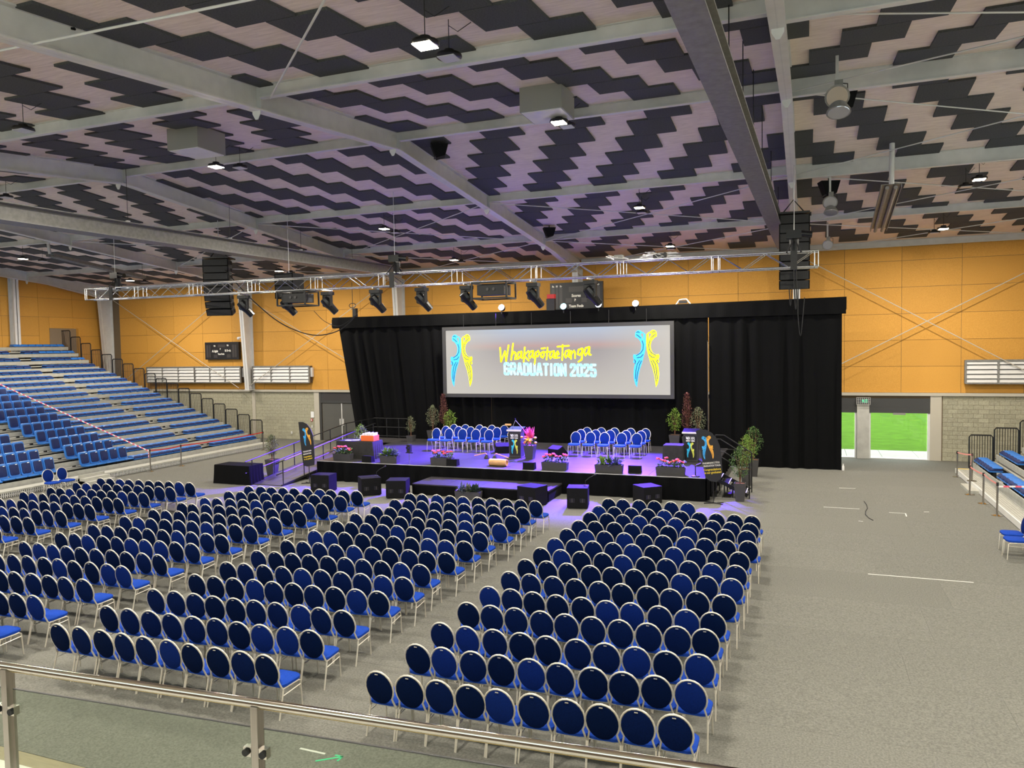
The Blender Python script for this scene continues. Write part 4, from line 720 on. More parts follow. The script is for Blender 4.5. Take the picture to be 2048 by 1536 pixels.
for i, (x, y) in enumerate(((-17.95, 27.15), (-17.7, 27.3))): t = thing('papers', ['flat white sheet nearer the left end of stage table', 'flat white sheet in the middle of stage table'][i], 'paper', (x, y, ZS+.72), .3*i); MB().bb(-.14, .14, -.1, .1, 0, .006).build('sheet', 'white_paper', t); MB().bb(-.1, .1, -.06, .06, .006, .012).build('second_sheet', 'steel_light', t)
# ------------------------------------------------------------------ plants
def leaves(n, fn, ln, wd, m, name, parent, up=.3):
    mb = MB()
    for _ in range(n):
        p = Vector(fn()); a = random.uniform(0, 6.283); e = random.uniform(-.5, 1.1)+up; d = Vector((math.cos(a)*math.cos(e), math.sin(a)*math.cos(e), math.sin(e))); s = d.cross(Vector((0, 0, 1))).normalized(); L = ln*random.uniform(.6, 1.2); w2 = wd*random.uniform(.7, 1.2)
        mb.add([p, p+d*L*.5+s*w2/2, p+d*L-Vector((0, 0, L*.15)), p+d*L*.5-s*w2/2], [(0, 1, 2), (0, 2, 3)])
    return mb.build(name, m, parent)
def potshape(t, w0, w1, h, m='pot'):
    def q(w2, z): return [Vector((a*w2/2, b*w2/2, z)) for a, b in ((-1, -1), (1, -1), (1, 1), (-1, 1))]
    MB().loft([q(w0, 0), q(w1, h), q(w1-.05, h), q(w1-.06, h-.06)]).build('pot', m, t); MB().loft([q(w1-.06, h-.05), q(w1-.08, h-.03)]).build('soil', 'soil', t)
def shrub(p, z, label, hp, w0, w1, h, r, n, lm, ln=.09, wd=.035, shape='egg', trunk=.25):
    t = thing('potted_shrub', label, 'potted plant', (p[0], p[1], z)); potshape(t, w0, w1, hp)
    mb = MB(); tips = []
    for i in range(7):
        a = i*.9; q = Vector((math.cos(a)*r*.5, math.sin(a)*r*.5, hp+h*random.uniform(.7, .95))); mb.tube([(0, 0, hp-.04), (q.x*.3, q.y*.3, hp+h*.35), q], [.014, .01, .004], 5)
    mb.build('stem', 'bark', t)
    def f():
        while True:
            v = random.random(); k = math.sin(math.pi*min(1, (v*.9+.1)))**.7 if shape == 'egg' else (1-v*.75)*min(1, v*6+.3); a = random.uniform(0, 6.283); q = r*k*math.sqrt(random.random())
            return (math.cos(a)*q, math.sin(a)*q, hp+h*(trunk*.6+(1-trunk*.6)*v*.95))
    leaves(n, f, ln, wd, lm, 'foliage', t); return t
shrub((-21.25, 26.3), 0, 'olive-like potted shrub standing left of the ramp', .72, .3, .44, 1.05, .3, 950, 'leaf_grey', .11, .032)
shrub((-18.35, 28.7), ZS-.3, 'leafy green potted shrub behind the draped stage table', .4, .3, .4, 1.15, .33, 520, 'leaf_bright', .12, .05)
shrub((-18.0, 32.6), ZS, 'dim upright potted shrub by the ramp top rail', .3, .3, .36, .95, .24, 420, 'leaf_grey', .1, .03)
shrub((-16.95, 32.9), ZS, 'silvery potted shrub at the back left of the stage', .55, .32, .46, 1.25, .36, 800, 'leaf_grey', .08, .028)
shrub((-16.55, 33.3), ZS, 'tall purple-leaved sapling at the back left of stage', .5, .3, .42, 1.85, .32, 900, 'leaf_purple', .1, .04, 'cone', .3)
shrub((-16.05, 32.95), ZS, 'bright green potted shrub at the back left of stage', .5, .32, .46, 1.05, .34, 480, 'leaf_bright', .11, .045)
shrub((-5.35, 33.2), ZS, 'bright green potted shrub at the back right of stage', .6, .32, .46, 1.15, .34, 520, 'leaf_bright', .11, .045)
shrub((-4.85, 33.4), ZS, 'tall purple-leaved sapling at the back right of stage', .5, .3, .42, 1.95, .34, 900, 'leaf_purple', .1, .04, 'cone', .3)
shrub((-4.35, 33.15), ZS, 'silvery potted shrub at the back right of stage', .55, .32, .46, 1.3, .36, 800, 'leaf_grey', .08, .028)
shrub((-2.1, 26.45), 0, 'dark leafy shrub in tall grey pot, nearest of the right three', .62, .27, .37, 1.25, .36, 900, 'leaf', .09, .03)
shrub((-2.1, 29.5), 0, 'glossy green shrub in tall grey pot, middle of the right three', .62, .3, .4, 1.3, .36, 800, 'leaf_bright', .1, .035)
shrub((-2.0, 31.6), 0, 'green shrub in tall grey pot, farthest of the right three', .68, .3, .42, 1.35, .4, 800, 'leaf', .09, .035)
def planter(p, z, label, L, kind, rz=0):
    t = thing('planter_box', label, 'planter', (p[0], p[1], z), rz, 'planter boxes along the stage front'); W, H = .3, .28
    def q(l, w2, zz): return [Vector((-l/2, -w2/2, zz)), Vector((l/2, -w2/2, zz)), Vector((l/2, w2/2, zz)), Vector((-l/2, w2/2, zz))]
    MB().loft([q(L*.95, W*.85, 0), q(L, W, H), q(L-.05, W-.05, H), q(L-.06, W-.06, H-.05)]).build('trough', 'pot', t); MB().loft([q(L-.06, W-.06, H-.05), q(L-.07, W-.07, H-.04)]).build('soil', 'leaf_dark', t)
    if kind in ('red', 'pink'):
        leaves(130, lambda: (random.uniform(-L*.46, L*.46), random.uniform(-.12, .12), H+random.uniform(-.03, .16)), .14, .08, 'leaf', 'foliage', t)
        leaves(40, lambda: (random.uniform(-L*.46, L*.46), random.uniform(-.14, .05), H+random.uniform(0, .16)), .13, .06, 'leaf_blue', 'pale_foliage', t)
        n = 9 if L > .9 else 7
        for i in range(n):
            x = -L*.44+L*.88*i/(n-1)+random.uniform(-.04, .04); y = random.uniform(-.1, .08); zc = H+random.uniform(.16, .3); mb = MB()
            for j in range(7):
                a = j*.9; mb.lathe([(.006, -.02), (.035, 0), (.02, .03)], (x+math.cos(a)*.05*(j > 0), y+math.sin(a)*.05*(j > 0), zc+random.uniform(-.02, .02)), 5)
            mb.build('flower', random.choice(['red_petal', 'red_petal', 'pink_petal']) if kind == 'red' else random.choice(['pink_petal', 'pink_petal', 'red_petal']), t)
    else:
        for i, m in enumerate(('leaf_bright', 'leaf', 'leaf_blue')):
            c = (-.25+.25*i)*L; leaves(46, lambda: (c+random.uniform(-.06, .06), random.uniform(-.06, .06), H+random.uniform(-.03, .08)), .34 if kind != 'floor' else .3, .075, m if kind != 'floor' else ('leaf_blue', 'leaf_grey', 'leaf_dark')[i], 'foliage', t, .5)
        leaves(50, lambda: (random.uniform(-L*.46, L*.46), random.uniform(-.1, .1), H+random.uniform(-.05, .1)), .18, .06, 'leaf_dark', 'low_foliage', t)
planter((-17.72, 26.35), ZS, 'grey planter of red flowers before the draped table', .82, 'red'); planter((-15.5, 26.3), ZS, 'grey planter of tall green leaves, left half of stage edge', .78, 'green'); planter((-13.2, 26.35), ZS, 'grey planter of red and pink flowers left of log', .9, 'red', .05)
planter((-8.62, 26.4), ZS, 'grey planter of pink flowers right of stage centre', .98, 'pink'); planter((-6.58, 26.35), ZS, 'grey planter of fern-like green leaves, right half of stage edge', 1.0, 'green'); planter((-4.4, 26.35), ZS, 'grey planter of mixed pink and red flowers near right banner', 1.0, 'pink')
planter((-11.1, 24.15), 0, 'grey planter of silver foliage on the floor before the platform', .95, 'floor')
# bouquet in a dark pot
t = thing('flower_arrangement', 'tall pink and yellow bouquet in a dark pot by the lectern', 'flower pot', (-10.42, 28.7, ZS)); potshape(t, .3, .42, .55, 'frame_dark')
leaves(60, lambda: (random.uniform(-.2, .2), random.uniform(-.2, .1), random.uniform(.5, .8)), .2, .06, 'leaf', 'foliage', t)
for i in range(26):
    a = random.uniform(0, 6.28); r_ = random.uniform(0, .3); zc = .6+random.uniform(0, .3); mb = MB(); m = ('yellow_petal', 'peach', 'pink_petal', 'yellow_petal', 'peach')[i % 5]
    mb.lathe([(.01, -.05), (.055, -.02), (.065, .01), (.03, .045)], (math.cos(a)*r_-.02, math.sin(a)*r_*.6-.08, zc), 8); mb.build('bloom', m, t, True)
for i in range(22):
    a = random.uniform(0, 6.28); e = random.uniform(.8, 1.5); c = Vector((random.uniform(-.1, .14), 0, .85)); d = Vector((math.cos(a)*math.cos(e), math.sin(a)*math.cos(e), math.sin(e))); L = random.uniform(.25, .5); MB().tube([c, c+d*L*.5, c+d*L], [.03, .035, .004], 5).build('petal', ('magenta', 'pink_petal')[i % 2], t)
# ------------------------------------------------------------------ feather banners
def banner(poly_px, Y, label, mo, ms, lines, tilt, pole, fw):
    P = [at(x, y, 1, Y) for x, y in poly_px]; c = P[0]; t = thing('feather_banner', label, 'banner', (0, 0, 0)); pts = [(q.x, q.z) for q in P]
    ar = sum(pts[i-1][0]*pts[i][1]-pts[i][0]*pts[i-1][1] for i in range(len(pts)))
    if ar < 0: pts = pts[::-1]
    MB().prism(pts, (0, Y, 0), (1, 0, 0), (0, 0, 1), .012).build('cloth', 'black', t)
    o = at(mo[0], mo[1], 1, Y-.014); ca, sa = math.cos(tilt), math.sin(tilt); motif(t, o, (ca, 0, sa), (-sa, 0, ca), ms, 'motif_blue', 'motif_orange', 'navy_print', .004)
    for s, px, py, h, m in lines: q = at(px, py, 1, Y-.018); text(t, s, h, q, (ca, 0, sa), (-sa, 0, ca), m, 'lettering', 1, .002, fit=fw)
    q = [at(x, y, 1, Y+.02) for x, y in pole]; MB().tube([(q[0].x, Y+.02, .02)]+q, .014, 6).build('pole', 'black_metal', t); MB().tube([(q[0].x-.3, Y-.1, .02), (q[0].x+.3, Y+.2, .02)], .02, 5).tube([(q[0].x+.3, Y-.1, .02), (q[0].x-.3, Y+.2, .02)], .02, 5).build('cross_base', 'black_metal', t)
banner([(597, 844), (606, 844), (614, 848), (621, 857), (626, 870), (628, 890), (629.5, 915), (629, 930), (615, 933), (607, 931), (603, 900)], 25.15, 'tall black feather banner with blue and orange motif, left of stage', (610, 856), .00155, [('WHAKAMANAWA I RUNGA', 614.5, 902.5, .075, 'print_white'), ('GRADUATION TOHUA', 614.5, 907.5, .075, 'print_white'), ('Congratulations', 615.5, 913, .085, 'yellow'), ('to our graduates!', 616.5, 917.5, .085, 'yellow')], .2, [(618, 931), (605, 860), (598, 845)], .4)
banner([(1391, 862), (1400, 859), (1411, 859), (1424, 866), (1434, 878), (1440, 893), (1443.5, 920), (1445, 945), (1442, 958), (1432, 964), (1420, 962), (1411, 955), (1406, 930), (1402, 905), (1397, 880)], 25.75, 'wide black feather banner with blue and orange motif, right stage corner', (1412, 872), .0017, [('WHAKAMANAWA Ā TĀTOU', 1422, 926, .085, 'print_white'), ('GRADUATION TOHUA', 1424, 931.5, .085, 'print_white'), ('Congratulations', 1424.5, 939, .1, 'yellow'), ('to our graduates!', 1425.5, 945, .1, 'yellow')], .12, [(1427, 962), (1410, 900), (1392, 863)], .56)
# ------------------------------------------------------------------ ramp and its rails
rm = thing('access_ramp', 'dark ramp with black tube rails up the left of the stage', 'ramp', (0, 0, 0)); RX0, RX1, RYA, RYB = -20.75, -19.25, 24.35, 31.2
def rz_(y): return ZS*max(0, min(1, (y-RYA)/(RYB-RYA)))
for i in range(7):
    y0, y1 = RYA+i*(RYB-RYA)/7, RYA+(i+1)*(RYB-RYA)/7; MB().add([(RX0, y0+.01, rz_(y0)), (RX1, y0+.01, rz_(y0)), (RX1, y1, rz_(y1)), (RX0, y1, rz_(y1)), (RX0, y0+.01, rz_(y0)+.03), (RX1, y0+.01, rz_(y0)+.03), (RX1, y1, rz_(y1)+.03), (RX0, y1, rz_(y1)+.03)], [(3, 2, 1, 0), (4, 5, 6, 7), (0, 1, 5, 4), (1, 2, 6, 5), (2, 3, 7, 6), (3, 0, 4, 7)]).build('deck_board', 'board_dim', rm)
MB().bb(RX0, RX1, RYB, 33.8, ZS-.05, ZS).build('landing', 'board_dim', rm); MB().bb(RX1, SXA-.02, 32.2, 33.8, ZS-.05, ZS-.01).build('landing_link', 'board_dim', rm)
for x in (RX0, RX1):
    MB().bar((x, RYA, .02), (x, RYB, ZS-.04), .05, .08).build('stringer', 'black_metal', rm)
    ye = 33.7 if x == RX0 else 31.4
    for h in (.52, .98): MB().tube([(x, RYA-.3, h+rz_(RYA)-.03), (x, RYB, ZS+h), (x, ye, ZS+h)], .022, 6).build('rail', 'black_metal', rm)
    y = RYA+.1
    while y < ye: MB().tube([(x, y, rz_(y)), (x, y, rz_(y)+.98)], .02, 6).build('post', 'black_metal', rm); y += 1.35
for h in (.1, .55, 1.0): MB().tube([(RX0, 33.7, ZS+h), (-18.75, 33.7, ZS+h)], .022, 6).build('rail', 'black_metal', rm)
for x in (-20, -19.3, -18.75): MB().tube([(x, 33.7, ZS), (x, 33.7, ZS+1.0)], .02, 6).build('post', 'black_metal', rm)
for y in (26, 27.5, 29, 30.5, 32, 33.5):
    for x in (RX0, RX1): MB().bb(x-.03, x+.03, y-.03, y+.03, 0, rz_(y)-.02).build('leg', 'black_metal', rm)
# ------------------------------------------------------------------ steps on the right of the stage
sp_ = thing('stage_steps', 'black open steps with sloping rails at the right stage side', 'steps', (0, 0, 0)); 
for i in range(4):
    x = SXB+.12+i*.28; z = ZS-.16*(i+1); MB().bb(x, x+.27, 26.9, 28.1, z-.03, z).build('tread', 'black_metal', sp_); MB().bb(x+.25, x+.275, 26.9, 28.1, z, z+.004).build('nosing', 'white', sp_)
    for y in (26.95, 28.05): MB().bb(x+.1, x+.14, y-.02, y+.02, 0, z-.03).build('leg', 'black_metal', sp_)
for y in (26.9, 28.1):
    MB().bar((SXB+.1, y, ZS-.1), (SXB+1.3, y, .1), .04, .12).build('stringer', 'black_metal', sp_)
    for h in (.62, 1.22): MB().tube([(SXB+.1, y, ZS+h), (SXB+.4, y, ZS+h), (SXB+1.35, y, .2+h)], .022, 6).build('rail', 'black_metal', sp_)
    for x, z0, z1 in ((SXB+.1, 0, ZS+1.22), (SXB+1.35, 0, 1.42)): MB().tube([(x, y, z0), (x, y, z1)], .024, 6).build('post', 'black_metal', sp_)
mb = MB(); mb.tube([(SXB+.2, 28.2, ZS+.7), (SXB+1.2, 28.2, ZS+.7)], .02, 5); mb.build('cross_rail', 'black_metal', sp_)
# ------------------------------------------------------------------ seating stands
mat('seal', (.34, .24, .07), .5); mat('deck_grey', (.34, .34, .31), .6, 0, (5, .12)); mat('nosing', (.40, .395, .35), .5, 0, (4, .1)); mat('under', (.03, .03, .03), .8)
def rrect(cx, cy, w_, d_, z, r=.06, n=3):
    P = []
    for sx, sy, a0 in ((1, 1, 0), (-1, 1, 1), (-1, -1, 2), (1, -1, 3)):
        for k in range(n+1): a = (a0+k/n)*R90; P.append(Vector((cx+sx*(w_/2-r)+math.cos(a)*r, cy+sy*(d_/2-r)+math.sin(a)*r, z)))
    return P
# folded seat, faces +X, origin on deck below its middle
fs = MB().loft([rrect(0, 0, .40, .42, .30), rrect(.0, 0, .46, .46, .335), rrect(.0, 0, .46, .46, .355)]).mesh('seat', 'shell', 40)
fb = MB().loft([rrect(-.005, 0, .42, .42, .355), rrect(-.01, 0, .43, .43, .40), rrect(-.02, 0, .40, .36, .445), rrect(-.03, 0, .34, .2, .468)]).mesh('cushion', 'pad', 40); ft = MB().loft([rrect(-.06, 0, .33, .43, .44), rrect(-.065, 0, .34, .43, .462), rrect(-.07, 0, .28, .3, .485)]).mesh('back_shell', 'shell', 40)
fc = MB().bb(-.05, .05, -.05, .05, 0, .3).mesh('bracket', 'black_metal')
us = MB().loft([rrect(.0, 0, .40, .44, .36), rrect(.02, 0, .46, .47, .39), rrect(.02, 0, .45, .46, .42)]).mesh('seat', 'shell', 40)
def upring(x, z, w_, h_, n=3):
    return [Vector((x-(p.y+h_/2)*.22, p.x, z+p.y+h_/2)) for p in rrect(0, 0, w_, h_, 0, .06, n)]
ub = MB().loft([upring(-.16, .42, .44, .52), upring(-.19, .41, .47, .55), upring(-.22, .41, .47, .55), upring(-.24, .42, .44, .52)]).mesh('back_shell', 'shell', 40)
uc = MB().loft([upring(-.165, .475, .36, .42), upring(-.14, .48, .35, .41), upring(-.13, .5, .3, .36)]).mesh('back_pad', 'pad', 40)
ut = MB().prism([(-.035, -.015), (.035, -.015), (.035, .015), (-.035, .015)], (-.222, 0, .9), (0, 1, 0), (-.2, 0, 1), .012).mesh('seat_number', 'white_paper')
def stand(name, label, sgn, X0, nrow, y0, y1, zdeck, secs, fence_y, aisles):
    """sgn=+1: rows climb toward -X and face +X"""
    t = thing(name, label, 'seating stand', (X0, 0, 0), 0); T = .86; items = []
    def bx(xa, xb, ya, yb, za, zb_, nm, m): return MB().bb(-sgn*xa, -sgn*xb, ya, yb, za, zb_).build(nm, m, t)
    for k in range(nrow):
        z = zdeck(k); x = k*T
        bx(x-.36, x+.5, y0, y1, z-.05, z, 'deck', 'deck_grey'); bx(x-.30, x-.26, y0, y1, z+.1 if k else .05, z+.29, 'nosing', 'nosing' if k else 'deck_grey'); bx(x-.38, x-.36, y0, y1, z-.05, z+.012, 'deck_edge', 'nosing')
        if k: bx(x-.30, x-.27, y0, y1, zdeck(k-1), z-.05, 'riser', 'under')
        for ya, yb in aisles:
            if k: bx(x-.62, x-.36, ya, yb, zdeck(k-1), (zdeck(k-1)+z)/2, 'step', 'trim')
        zf = z; fm = MB(); xa, xb = -sgn*(x-.33), -sgn*(x+.48); h = 1.32
        fm.tube([(xa, fence_y, z), (xa, fence_y, z+h-.08), (xa+(xb-xa)*.08, fence_y, z+h), (xb-(xb-xa)*.08, fence_y, z+h), (xb, fence_y, z+h-.08), (xb, fence_y, z)], .03, 5)
        for i in range(1, 9): q = xa+(xb-xa)*i/9; fm.tube([(q, fence_y, z+.1), (q, fence_y, z+h)], .012, 4)
        fm.tube([(xa, fence_y, z+.1), (xb, fence_y, z+.1)], .015, 4); fm.build('guard_rail', 'black_metal', t)
        for ya, yb, up in secs:
            n = max(1, round((yb-ya)/.49))
            for i in range(n):
                y = ya+(i+.5)*(yb-ya)/n
                if not seen((X0-sgn*x, y, z+.5), 170): continue
                items.append(((Vector((X0-sgn*x, y, z))-CAMP).length+(0 if seen((X0-sgn*x, y, z+.5), 12) else 1000), x, y, z, up, k))
    items.sort(key=lambda q: q[0]); rest = MB(); rz = 0 if sgn > 0 else math.pi
    for i, (dd, x, y, z, up, k) in enumerate(items):
        if i < 300:
            s = inst('seat', us if up else fs, t, (-sgn*x, y, z), rz)
            if up:
                inst('back_shell', ub, s); inst('back_pad', uc, s)
                if k < 2: inst('seat_number', ut, s, (.12, 0, 0))
            else: inst('cushion', fb, s); inst('back_shell', ft, s)
            inst('bracket', fc, s)
        else: rest.loft([rrect(-sgn*x, y, .46, .47, z+.33), rrect(-sgn*x, y, .46, .47, z+.375)]); rest.loft([rrect(-sgn*x+.03*-sgn, y, .42, .44, z+.376), rrect(-sgn*x-.05*sgn, y, .34, .4, z+.46)])
    if rest.v: o = rest.build('seat_field', 'shell', t); o['kind'] = 'stuff'
    bx(.0, nrow*T-.4, y0, y1-.1, .0, .06, 'base_frame', 'under')
    return t
def zdl(k): return .14+.295*k+(.12*(k-14) if k > 14 else 0)
ls = stand('seating_stand', 'tall left stand of blue folding seats stepping up to the wall', 1, -28.9, 18, 15.5, 34.45, zdl, [(31.02, 34.3, False), (25.95, 30.15, False), (23.5, 25.95, True), (17.4, 22.35, True)], 34.6, [(22.45, 23.4), (30.2, 30.95)])
MB().bb(.45, 1.05, 15.5, 34.4, .2, .25).build('front_walkway', 'nosing', ls); 
mb = MB(); y = 15.5
while y < 34.4: mb.bb(1.03, 1.05, y, y+.03, .02, .2); y += .075
mb.bb(1.03, 1.05, 15.5, 34.4, .09, .11).build('walkway_grating', 'steel', ls)
for j in range(3): MB().bb(1.05-.02, 1.05+.3*(3-j)-.25, 22.4, 23.6, .0, .12*(j+1)).build('entry_step', 'nosing', ls)
rs = stand('seating_stand', 'low right stand of blue folded seats at the picture edge', -1, 6.35, 4, 20, 34.45, lambda k: .2+.3*k, [(31.6, 34.35, False), (22, 30.5, False)], 34.6, [(30.55, 31.5)])
for i in range(6): MB().bb(-.8+i*.08, -.73+i*.08, 20, 34.4, .17, .2).build('deck_board', 'nosing', rs)
MB().bb(-.84, -.8, 20, 34.4, .02, .2).build('front_fascia', 'steel_light', rs); MB().bb(-1.15, -.84, 29.9, 31.4, .0, .1).build('entry_step', 'nosing', rs); MB().bb(-1.2, -.84, 22.2, 23.4, 0, .12).build('entry_step', 'nosing', rs)
MB().bb(-.8, .0, 34.2, 34.3, .2, .205).build('edge_stripe', 'yellow', rs)
# stanchions, belts and tape
def stanchion(p, label):
    t = thing('stanchion', label, 'stanchion', p, 0, 'steel barrier posts'); MB().lathe([(.16, 0), (.16, .012), (.05, .03), (.03, .035)], n=18).build('base', 'chrome', t, True); MB().tube([(0, 0, .02), (0, 0, .93)], .028, 10).build('pole', 'brushed', t, True); MB().lathe([(.034, .9), (.034, 1.0), (.02, 1.01)], n=10).build('head', 'black', t); return Vector(p)+Vector((0, 0, .96))
def belt(name, a, b, m, label, wd=.05, sag=.05):
    a, b = Vector(a), Vector(b); mb = MB(); n = 8; pts = [a.lerp(b, i/n)-Vector((0, 0, sag*4*(i/n)*(1-i/n))) for i in range(n+1)]
    for p, q in zip(pts, pts[1:]): mb.add([p-Vector((0, 0, wd/2)), q-Vector((0, 0, wd/2)), q+Vector((0, 0, wd/2)), p+Vector((0, 0, wd/2))], [(0, 1, 2, 3)]); 
    o = mb.build(name, m); md = o.modifiers.new('t', 'SOLIDIFY'); md.thickness = .004; return tag(o, label, 'barrier belt')
def tape(a, b, label, n=26, wd=.06):
    a, b = Vector(a), Vector(b); t = thing('barrier_tape', label, 'barrier tape', a); d = b-a; mr, mw = MB(), MB()
    for i in range(n): (mr if i % 2 else mw).bar(d*(i/n), d*((i+1)/n), .012, wd)
    mr.build('red_stripes', 'tape_red', t); mw.build('white_stripes', 'tape_white', t)
L = [stanchion((-27.55, 25.78, 0), 'steel post before left stand carrying the tape end'), stanchion((-27.42, 27.46, 0), 'steel post before left stand, middle of the red belt'), stanchion((-27.35, 33.17, 0), 'steel post at the far end of the left red belt')]
belt('barrier_belt', L[0], L[1], 'red', 'red barrier belt, nearer short span by left stand'); belt('barrier_belt', L[1], L[2], 'red', 'red barrier belt, long span by left stand')
tape(L[0]-Vector((0, 0, .05)), at(-8, 765, 0, -33.6), 'red and white tape slanting up across the left stand', 70, .045)
t = thing('tape_end', 'dangling striped tape end on the left post', 'barrier tape', (-27.6, 25.76, .62)); MB().bb(-.02, .02, -.01, 0, 0, .28).build('strip', 'tape_red', t); MB().bb(-.018, .022, -.014, -.01, .05, .12).bb(-.018, .022, -.014, -.01, .18, .24).build('stripe', 'tape_white', t)
P = [stanchion(q, 'steel barrier post before right stand, %s from the far end' % ORD[i+1]) for i, q in enumerate(((5.42, 33.44, 0), (5.56, 31.4, .2), (5.2, 29.7, 0), (5.32, 28.2, 0), (5.34, 26.38, 0)))]
for i in range(4): belt('barrier_belt', P[i], P[i+1], 'belt_pink', 'pink-red barrier belt by right stand, %s span from far end' % ORD[i+1], .05, .03)
tape(P[4]-Vector((0, 0, .08)), (7.6, 25.4, 1.15), 'red and white tape from the nearest right post to stand', 16, .05)
# ------------------------------------------------------------------ chairs
def make_chair(name, label):
    t = thing(name, label, 'chair')
    MB().loft([rrect(0, .02, .40, .40, .425, .09), rrect(0, .02, .45, .45, .44, .1), rrect(0, .02, .455, .455, .475, .1), rrect(0, .02, .42, .42, .495, .1)]).build('seat', 'seat_fab', t, 45)
    c = Vector((0, -.265, .70)); tl = .2; U = Vector((1, 0, 0)); V = Vector((0, -math.sin(tl), math.cos(tl))); N = Vector((0, math.cos(tl), math.sin(tl))); n = 20
    def ell(a, b, off): return [c+U*(a*math.cos(2*math.pi*k/n))+V*(b*math.sin(2*math.pi*k/n))+N*off for k in range(n)]
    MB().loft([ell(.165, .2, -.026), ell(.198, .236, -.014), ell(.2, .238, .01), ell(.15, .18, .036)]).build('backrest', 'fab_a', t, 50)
    pts = [Vector((.205, -.17, .40)), Vector((.195, -.2, .45)), c+U*.172+V*-.17]
    for k in range(-3, 12): a = k/8*math.pi*1.0; 
    arc = [c+U*(.213*math.cos(a))+V*(.252*math.sin(a)) for a in [(-.2+1.4*i/16)*math.pi for i in range(17)]]
    left = [Vector((-p.x, p.y, p.z)) for p in pts][::-1]
    MB().tube(pts[:2]+arc+left[1:], .0135, 6, cap=True).build('back_frame', 'chair_metal', t, True)
    for s in (-1, 1):
        MB().tube([(s*.205, -.17, .41), (s*.21, -.2, .3), (s*.215, -.285, .0)], .0125, 6).build('leg', 'chair_metal', t, True)
        MB().tube([(s*.2, -.17, .415), (s*.205, .17, .415), (s*.205, .215, .39), (s*.208, .24, .0)], .0125, 6).build('leg', 'chair_metal', t, True)
        MB().tube([(s*.209, -.2, .32), (s*.207, .21, .34)], .008, 5).build('stretcher', 'chair_metal', t)
    MB().tube([(-.2, -.16, .415), (.2, -.16, .415)], .01, 5).tube([(-.2, .18, .415), (.2, .18, .415)], .01, 5).build('seat_frame', 'chair_metal', t)
    MB().bb(-.022, .022, -.347, -.341, .912, .922).build('back_highlight', 'chair_metal', t)  # highlight at the top of the back, put in as a small pale bar
    return t
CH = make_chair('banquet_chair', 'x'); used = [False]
def retint(m):
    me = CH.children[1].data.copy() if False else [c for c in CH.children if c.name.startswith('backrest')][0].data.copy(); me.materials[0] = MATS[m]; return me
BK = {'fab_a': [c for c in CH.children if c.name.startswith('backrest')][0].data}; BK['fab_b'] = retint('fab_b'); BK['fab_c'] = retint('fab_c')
def chair(x, y, z, rz, label, group, fab):
    if not used[0]:
        used[0] = True; o = CH; o.location = (x, y, z); o.rotation_euler = (0, 0, rz); o['label'] = label; o['group'] = group; return o
    return dup(CH, (x, y, z), rz, label, group, {'backrest': BK[fab]})
rows = []   # (block, row from stage, left, right, n)
D_L = [(757, 1343), (832, 1289), (881, 1247), (932, 1206), (976, 1174), (1020, 1144), (1052, 1119), (1083, 1096), (1109, 1077), (1134, 1058), (1156, 1041), (1180, 1025), (1197, 1012), (1216, 997)]
D_R = [(1347, 1431), (1380, 1362), (1396, 1310), (1411, 1260), (1427, 1226), (1448, 1190), (1462, 1158), (1472, 1131), (1478, 1105), (1496, 1083), (1492, 1062), (1499, 1047), (1506, 1032), (1375, 1006)]
C_L = [(116, 1248), (215, 1212), (307, 1179), (389, 1149), (452, 1124), (515, 1101), (571, 1081), (626, 1061), (671, 1043), (712, 1027), (751, 1013), (789, 999), (819, 987)]
C_R = [(530, 1311), (617, 1261), (685, 1221), (752, 1183), (804, 1155), (840, 1129), (890, 1106), (925, 1083), (959, 1064), (996, 1047), (1023, 1031), (1045, 1015), (1070, 1002)]
B_R = [(66, 1191), (161, 1159), (244, 1132), (315, 1110), (381, 1087), (441, 1069), (497, 1051), (547, 1035), (596, 1021), (641, 1007), (677, 992), (710, 982)]
B_L = [None, None, None, (46, 1084), (119, 1065), (186, 1049), (247, 1033), (306, 1019), (360, 1006), (409, 995), (456, 982.5), (496, 972)]
A_R = [(54, 1035), (117, 1022), (177, 1009), (234, 997), (285, 985), (337, 974), (377, 965)]
A_L = [None, None, None, (45, 984), (100, 975), (151, 965), (200, 956)]
TOPZ = .94
for nm, LL, RR in (('right-hand block', D_L, D_R), ('second block from the right', C_L, C_R), ('third block from the right', B_L, B_R), ('leftmost block', A_L, A_R)):
    for i, (l, r) in enumerate(zip(LL, RR)):
        r = fl(*r, TOPZ); l = fl(*l, TOPZ) if l else r-Vector((4.04, .14, 0)); rows.append((nm, len(RR)-i, l, r, 6 if (nm[0] == 'r' and i == 13) else 10))
r = Vector((-13.18, 8.62, TOPZ)); rows.append(('third block from the right', 13, r-Vector((4.04, .14, 0)), r, 10))
for j, y in enumerate((13.3, 12.35)): r = Vector((-19.72, y, TOPZ)); rows.append(('leftmost block', 8+j, r-Vector((4.0, .14, 0)), r, 10))
allc = []
for nm, rn, l, r, n in rows:
    for i in range(n):
        p = l.lerp(r, i/(n-1)); q = (p.x+random.uniform(-.012, .012), p.y+.31+random.uniform(-.02, .02), 0)
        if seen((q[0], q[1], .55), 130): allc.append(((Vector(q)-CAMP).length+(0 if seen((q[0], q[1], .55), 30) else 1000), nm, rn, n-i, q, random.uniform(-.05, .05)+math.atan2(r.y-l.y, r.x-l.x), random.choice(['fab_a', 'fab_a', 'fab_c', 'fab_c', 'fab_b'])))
allc.sort(key=lambda q: q[0])
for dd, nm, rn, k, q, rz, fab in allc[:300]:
    chair(q[0], q[1], 0, rz, 'blue chair, %s, %s row from stage, %s from right end' % (nm, ORD[rn], ORD[k]), 'audience chairs', fab)
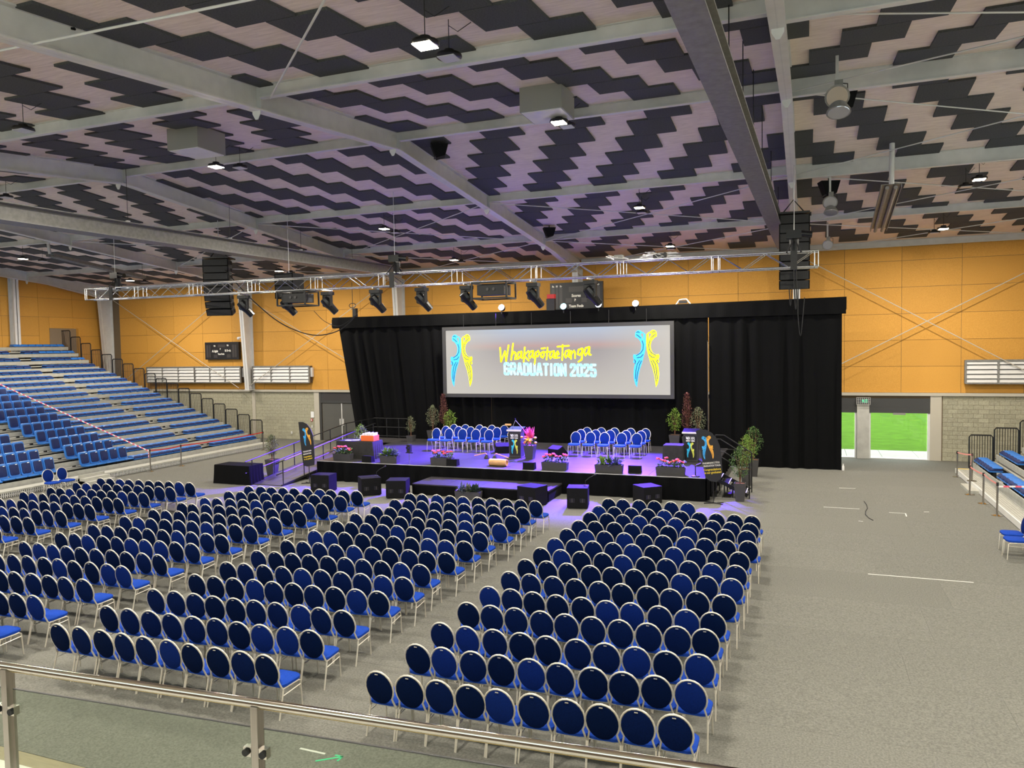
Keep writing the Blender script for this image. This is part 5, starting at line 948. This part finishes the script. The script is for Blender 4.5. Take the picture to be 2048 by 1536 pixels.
# the far rows beyond the first three hundred, as one object
merged = {}
for dd, nm, rn, k, q, rz, fab in allc[300:]:
    M = Matrix.Translation(q) @ Matrix.Rotation(rz, 4, 'Z')
    for c in CH.children:
        me = c.data; key = me.materials[0].name
        if c.name.startswith('backrest'): key = fab
        mb = merged.setdefault(key, MB()); mb.add([M @ v.co for v in me.vertices], [tuple(p.vertices) for p in me.polygons])
if merged:
    big = MB(); idx = []; ks = list(merged)
    for i, k in enumerate(ks): big.add(merged[k].v, merged[k].f); idx += [i]*len(merged[k].f)
    me = bpy.data.meshes.new('far_chairs'); me.from_pydata(big.v, [], big.f)
    for k in ks: me.materials.append(MATS[k])
    me.polygons.foreach_set('material_index', idx); me.shade_smooth(); me.set_sharp_from_angle(angle=math.radians(45))
    o = inst('far_chair_rows', me); tag(o, 'far rows of blue oval-backed audience chairs nearest the stage', 'chairs', kind='stuff')
# chairs on stage facing the hall
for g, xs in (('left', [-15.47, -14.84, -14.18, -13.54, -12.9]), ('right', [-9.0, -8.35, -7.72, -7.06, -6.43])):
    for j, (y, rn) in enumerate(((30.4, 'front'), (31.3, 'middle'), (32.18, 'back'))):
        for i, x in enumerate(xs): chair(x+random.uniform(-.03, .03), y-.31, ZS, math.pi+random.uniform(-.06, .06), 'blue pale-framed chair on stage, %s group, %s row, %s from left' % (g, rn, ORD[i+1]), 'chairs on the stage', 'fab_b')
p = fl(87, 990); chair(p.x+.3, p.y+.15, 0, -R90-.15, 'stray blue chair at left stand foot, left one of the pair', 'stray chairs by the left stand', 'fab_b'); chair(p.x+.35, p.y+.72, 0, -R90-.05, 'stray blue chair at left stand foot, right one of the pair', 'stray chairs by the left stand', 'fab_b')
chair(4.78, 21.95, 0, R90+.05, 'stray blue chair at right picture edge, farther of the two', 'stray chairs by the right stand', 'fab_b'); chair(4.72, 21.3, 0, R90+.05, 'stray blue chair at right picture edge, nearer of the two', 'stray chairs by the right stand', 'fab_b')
# ------------------------------------------------------------------ balcony balustrade in the foreground
RA, RB = Vector((-4.75, 3.21, 3.35)), Vector((-.46, 3.48, 3.35)); dv = (RB-RA).normalized(); E0, E1 = RA-dv*1.6, RB+dv*3.2
struct(MB().bb(-9, 5, 1.2, 3.75, 2.1, 2.3).build('floor_balcony', 'grey_conc'), 'concrete balcony slab under the glass balustrade', 'floor')
bl = thing('balustrade', 'steel and glass balcony balustrade across the foreground', 'balustrade', (0, 0, 0))
MB().tube([E0, E1], .026, 20).build('handrail', 'chrome', bl, True); MB().bar(E0-Vector((0, 0, .027)), E1-Vector((0, 0, .027)), .012, .006).build('rail_seal', 'seal', bl)
posts = [at(9, 1335, 2, 3.35), at(505, 1412, 2, 3.35)]; posts = [E0+dv*((p-E0).dot(dv)) for p in posts]; stp = (posts[1]-posts[0]).length; posts = [posts[0]]+[posts[1]]+[posts[1]+dv*2.35]
ang = math.atan2(dv.y, dv.x); Mz = Matrix.Rotation(ang, 3, 'Z')
for p in posts:
    MB().box((p.x, p.y, 2.82), (.045, .06, 1.04), M=Mz).build('post', 'brushed', bl)
    for s in (-1, 1):
        c = MB().box(p+dv*s*.05-Vector((0, 0, .27))+Mz @ Vector((0, -.01, 0)), (.05, .04, .055), M=Mz).build('glass_clamp', 'chrome', bl); q = p+dv*s*.055-Vector((0, 0, .27)); nrm = Mz @ Vector((0, -1, 0)); MB().tube([q+nrm*.03, q+nrm*.045], .02, 12).build('clamp_disc', 'rubber', c)
for a, b in ((posts[0]-dv*1.5, posts[0]), (posts[0], posts[1]), (posts[1], posts[2])):
    m = (a+b)/2; MB().box((m.x, m.y, 2.8), ((b-a).length-.09, .012, .82), M=Mz).build('pane', 'glass', bl); MB().box((m.x, m.y, 3.212), ((b-a).length-.09, .0125, .005), M=Mz).build('pane_edge', 'frame_dark', bl)
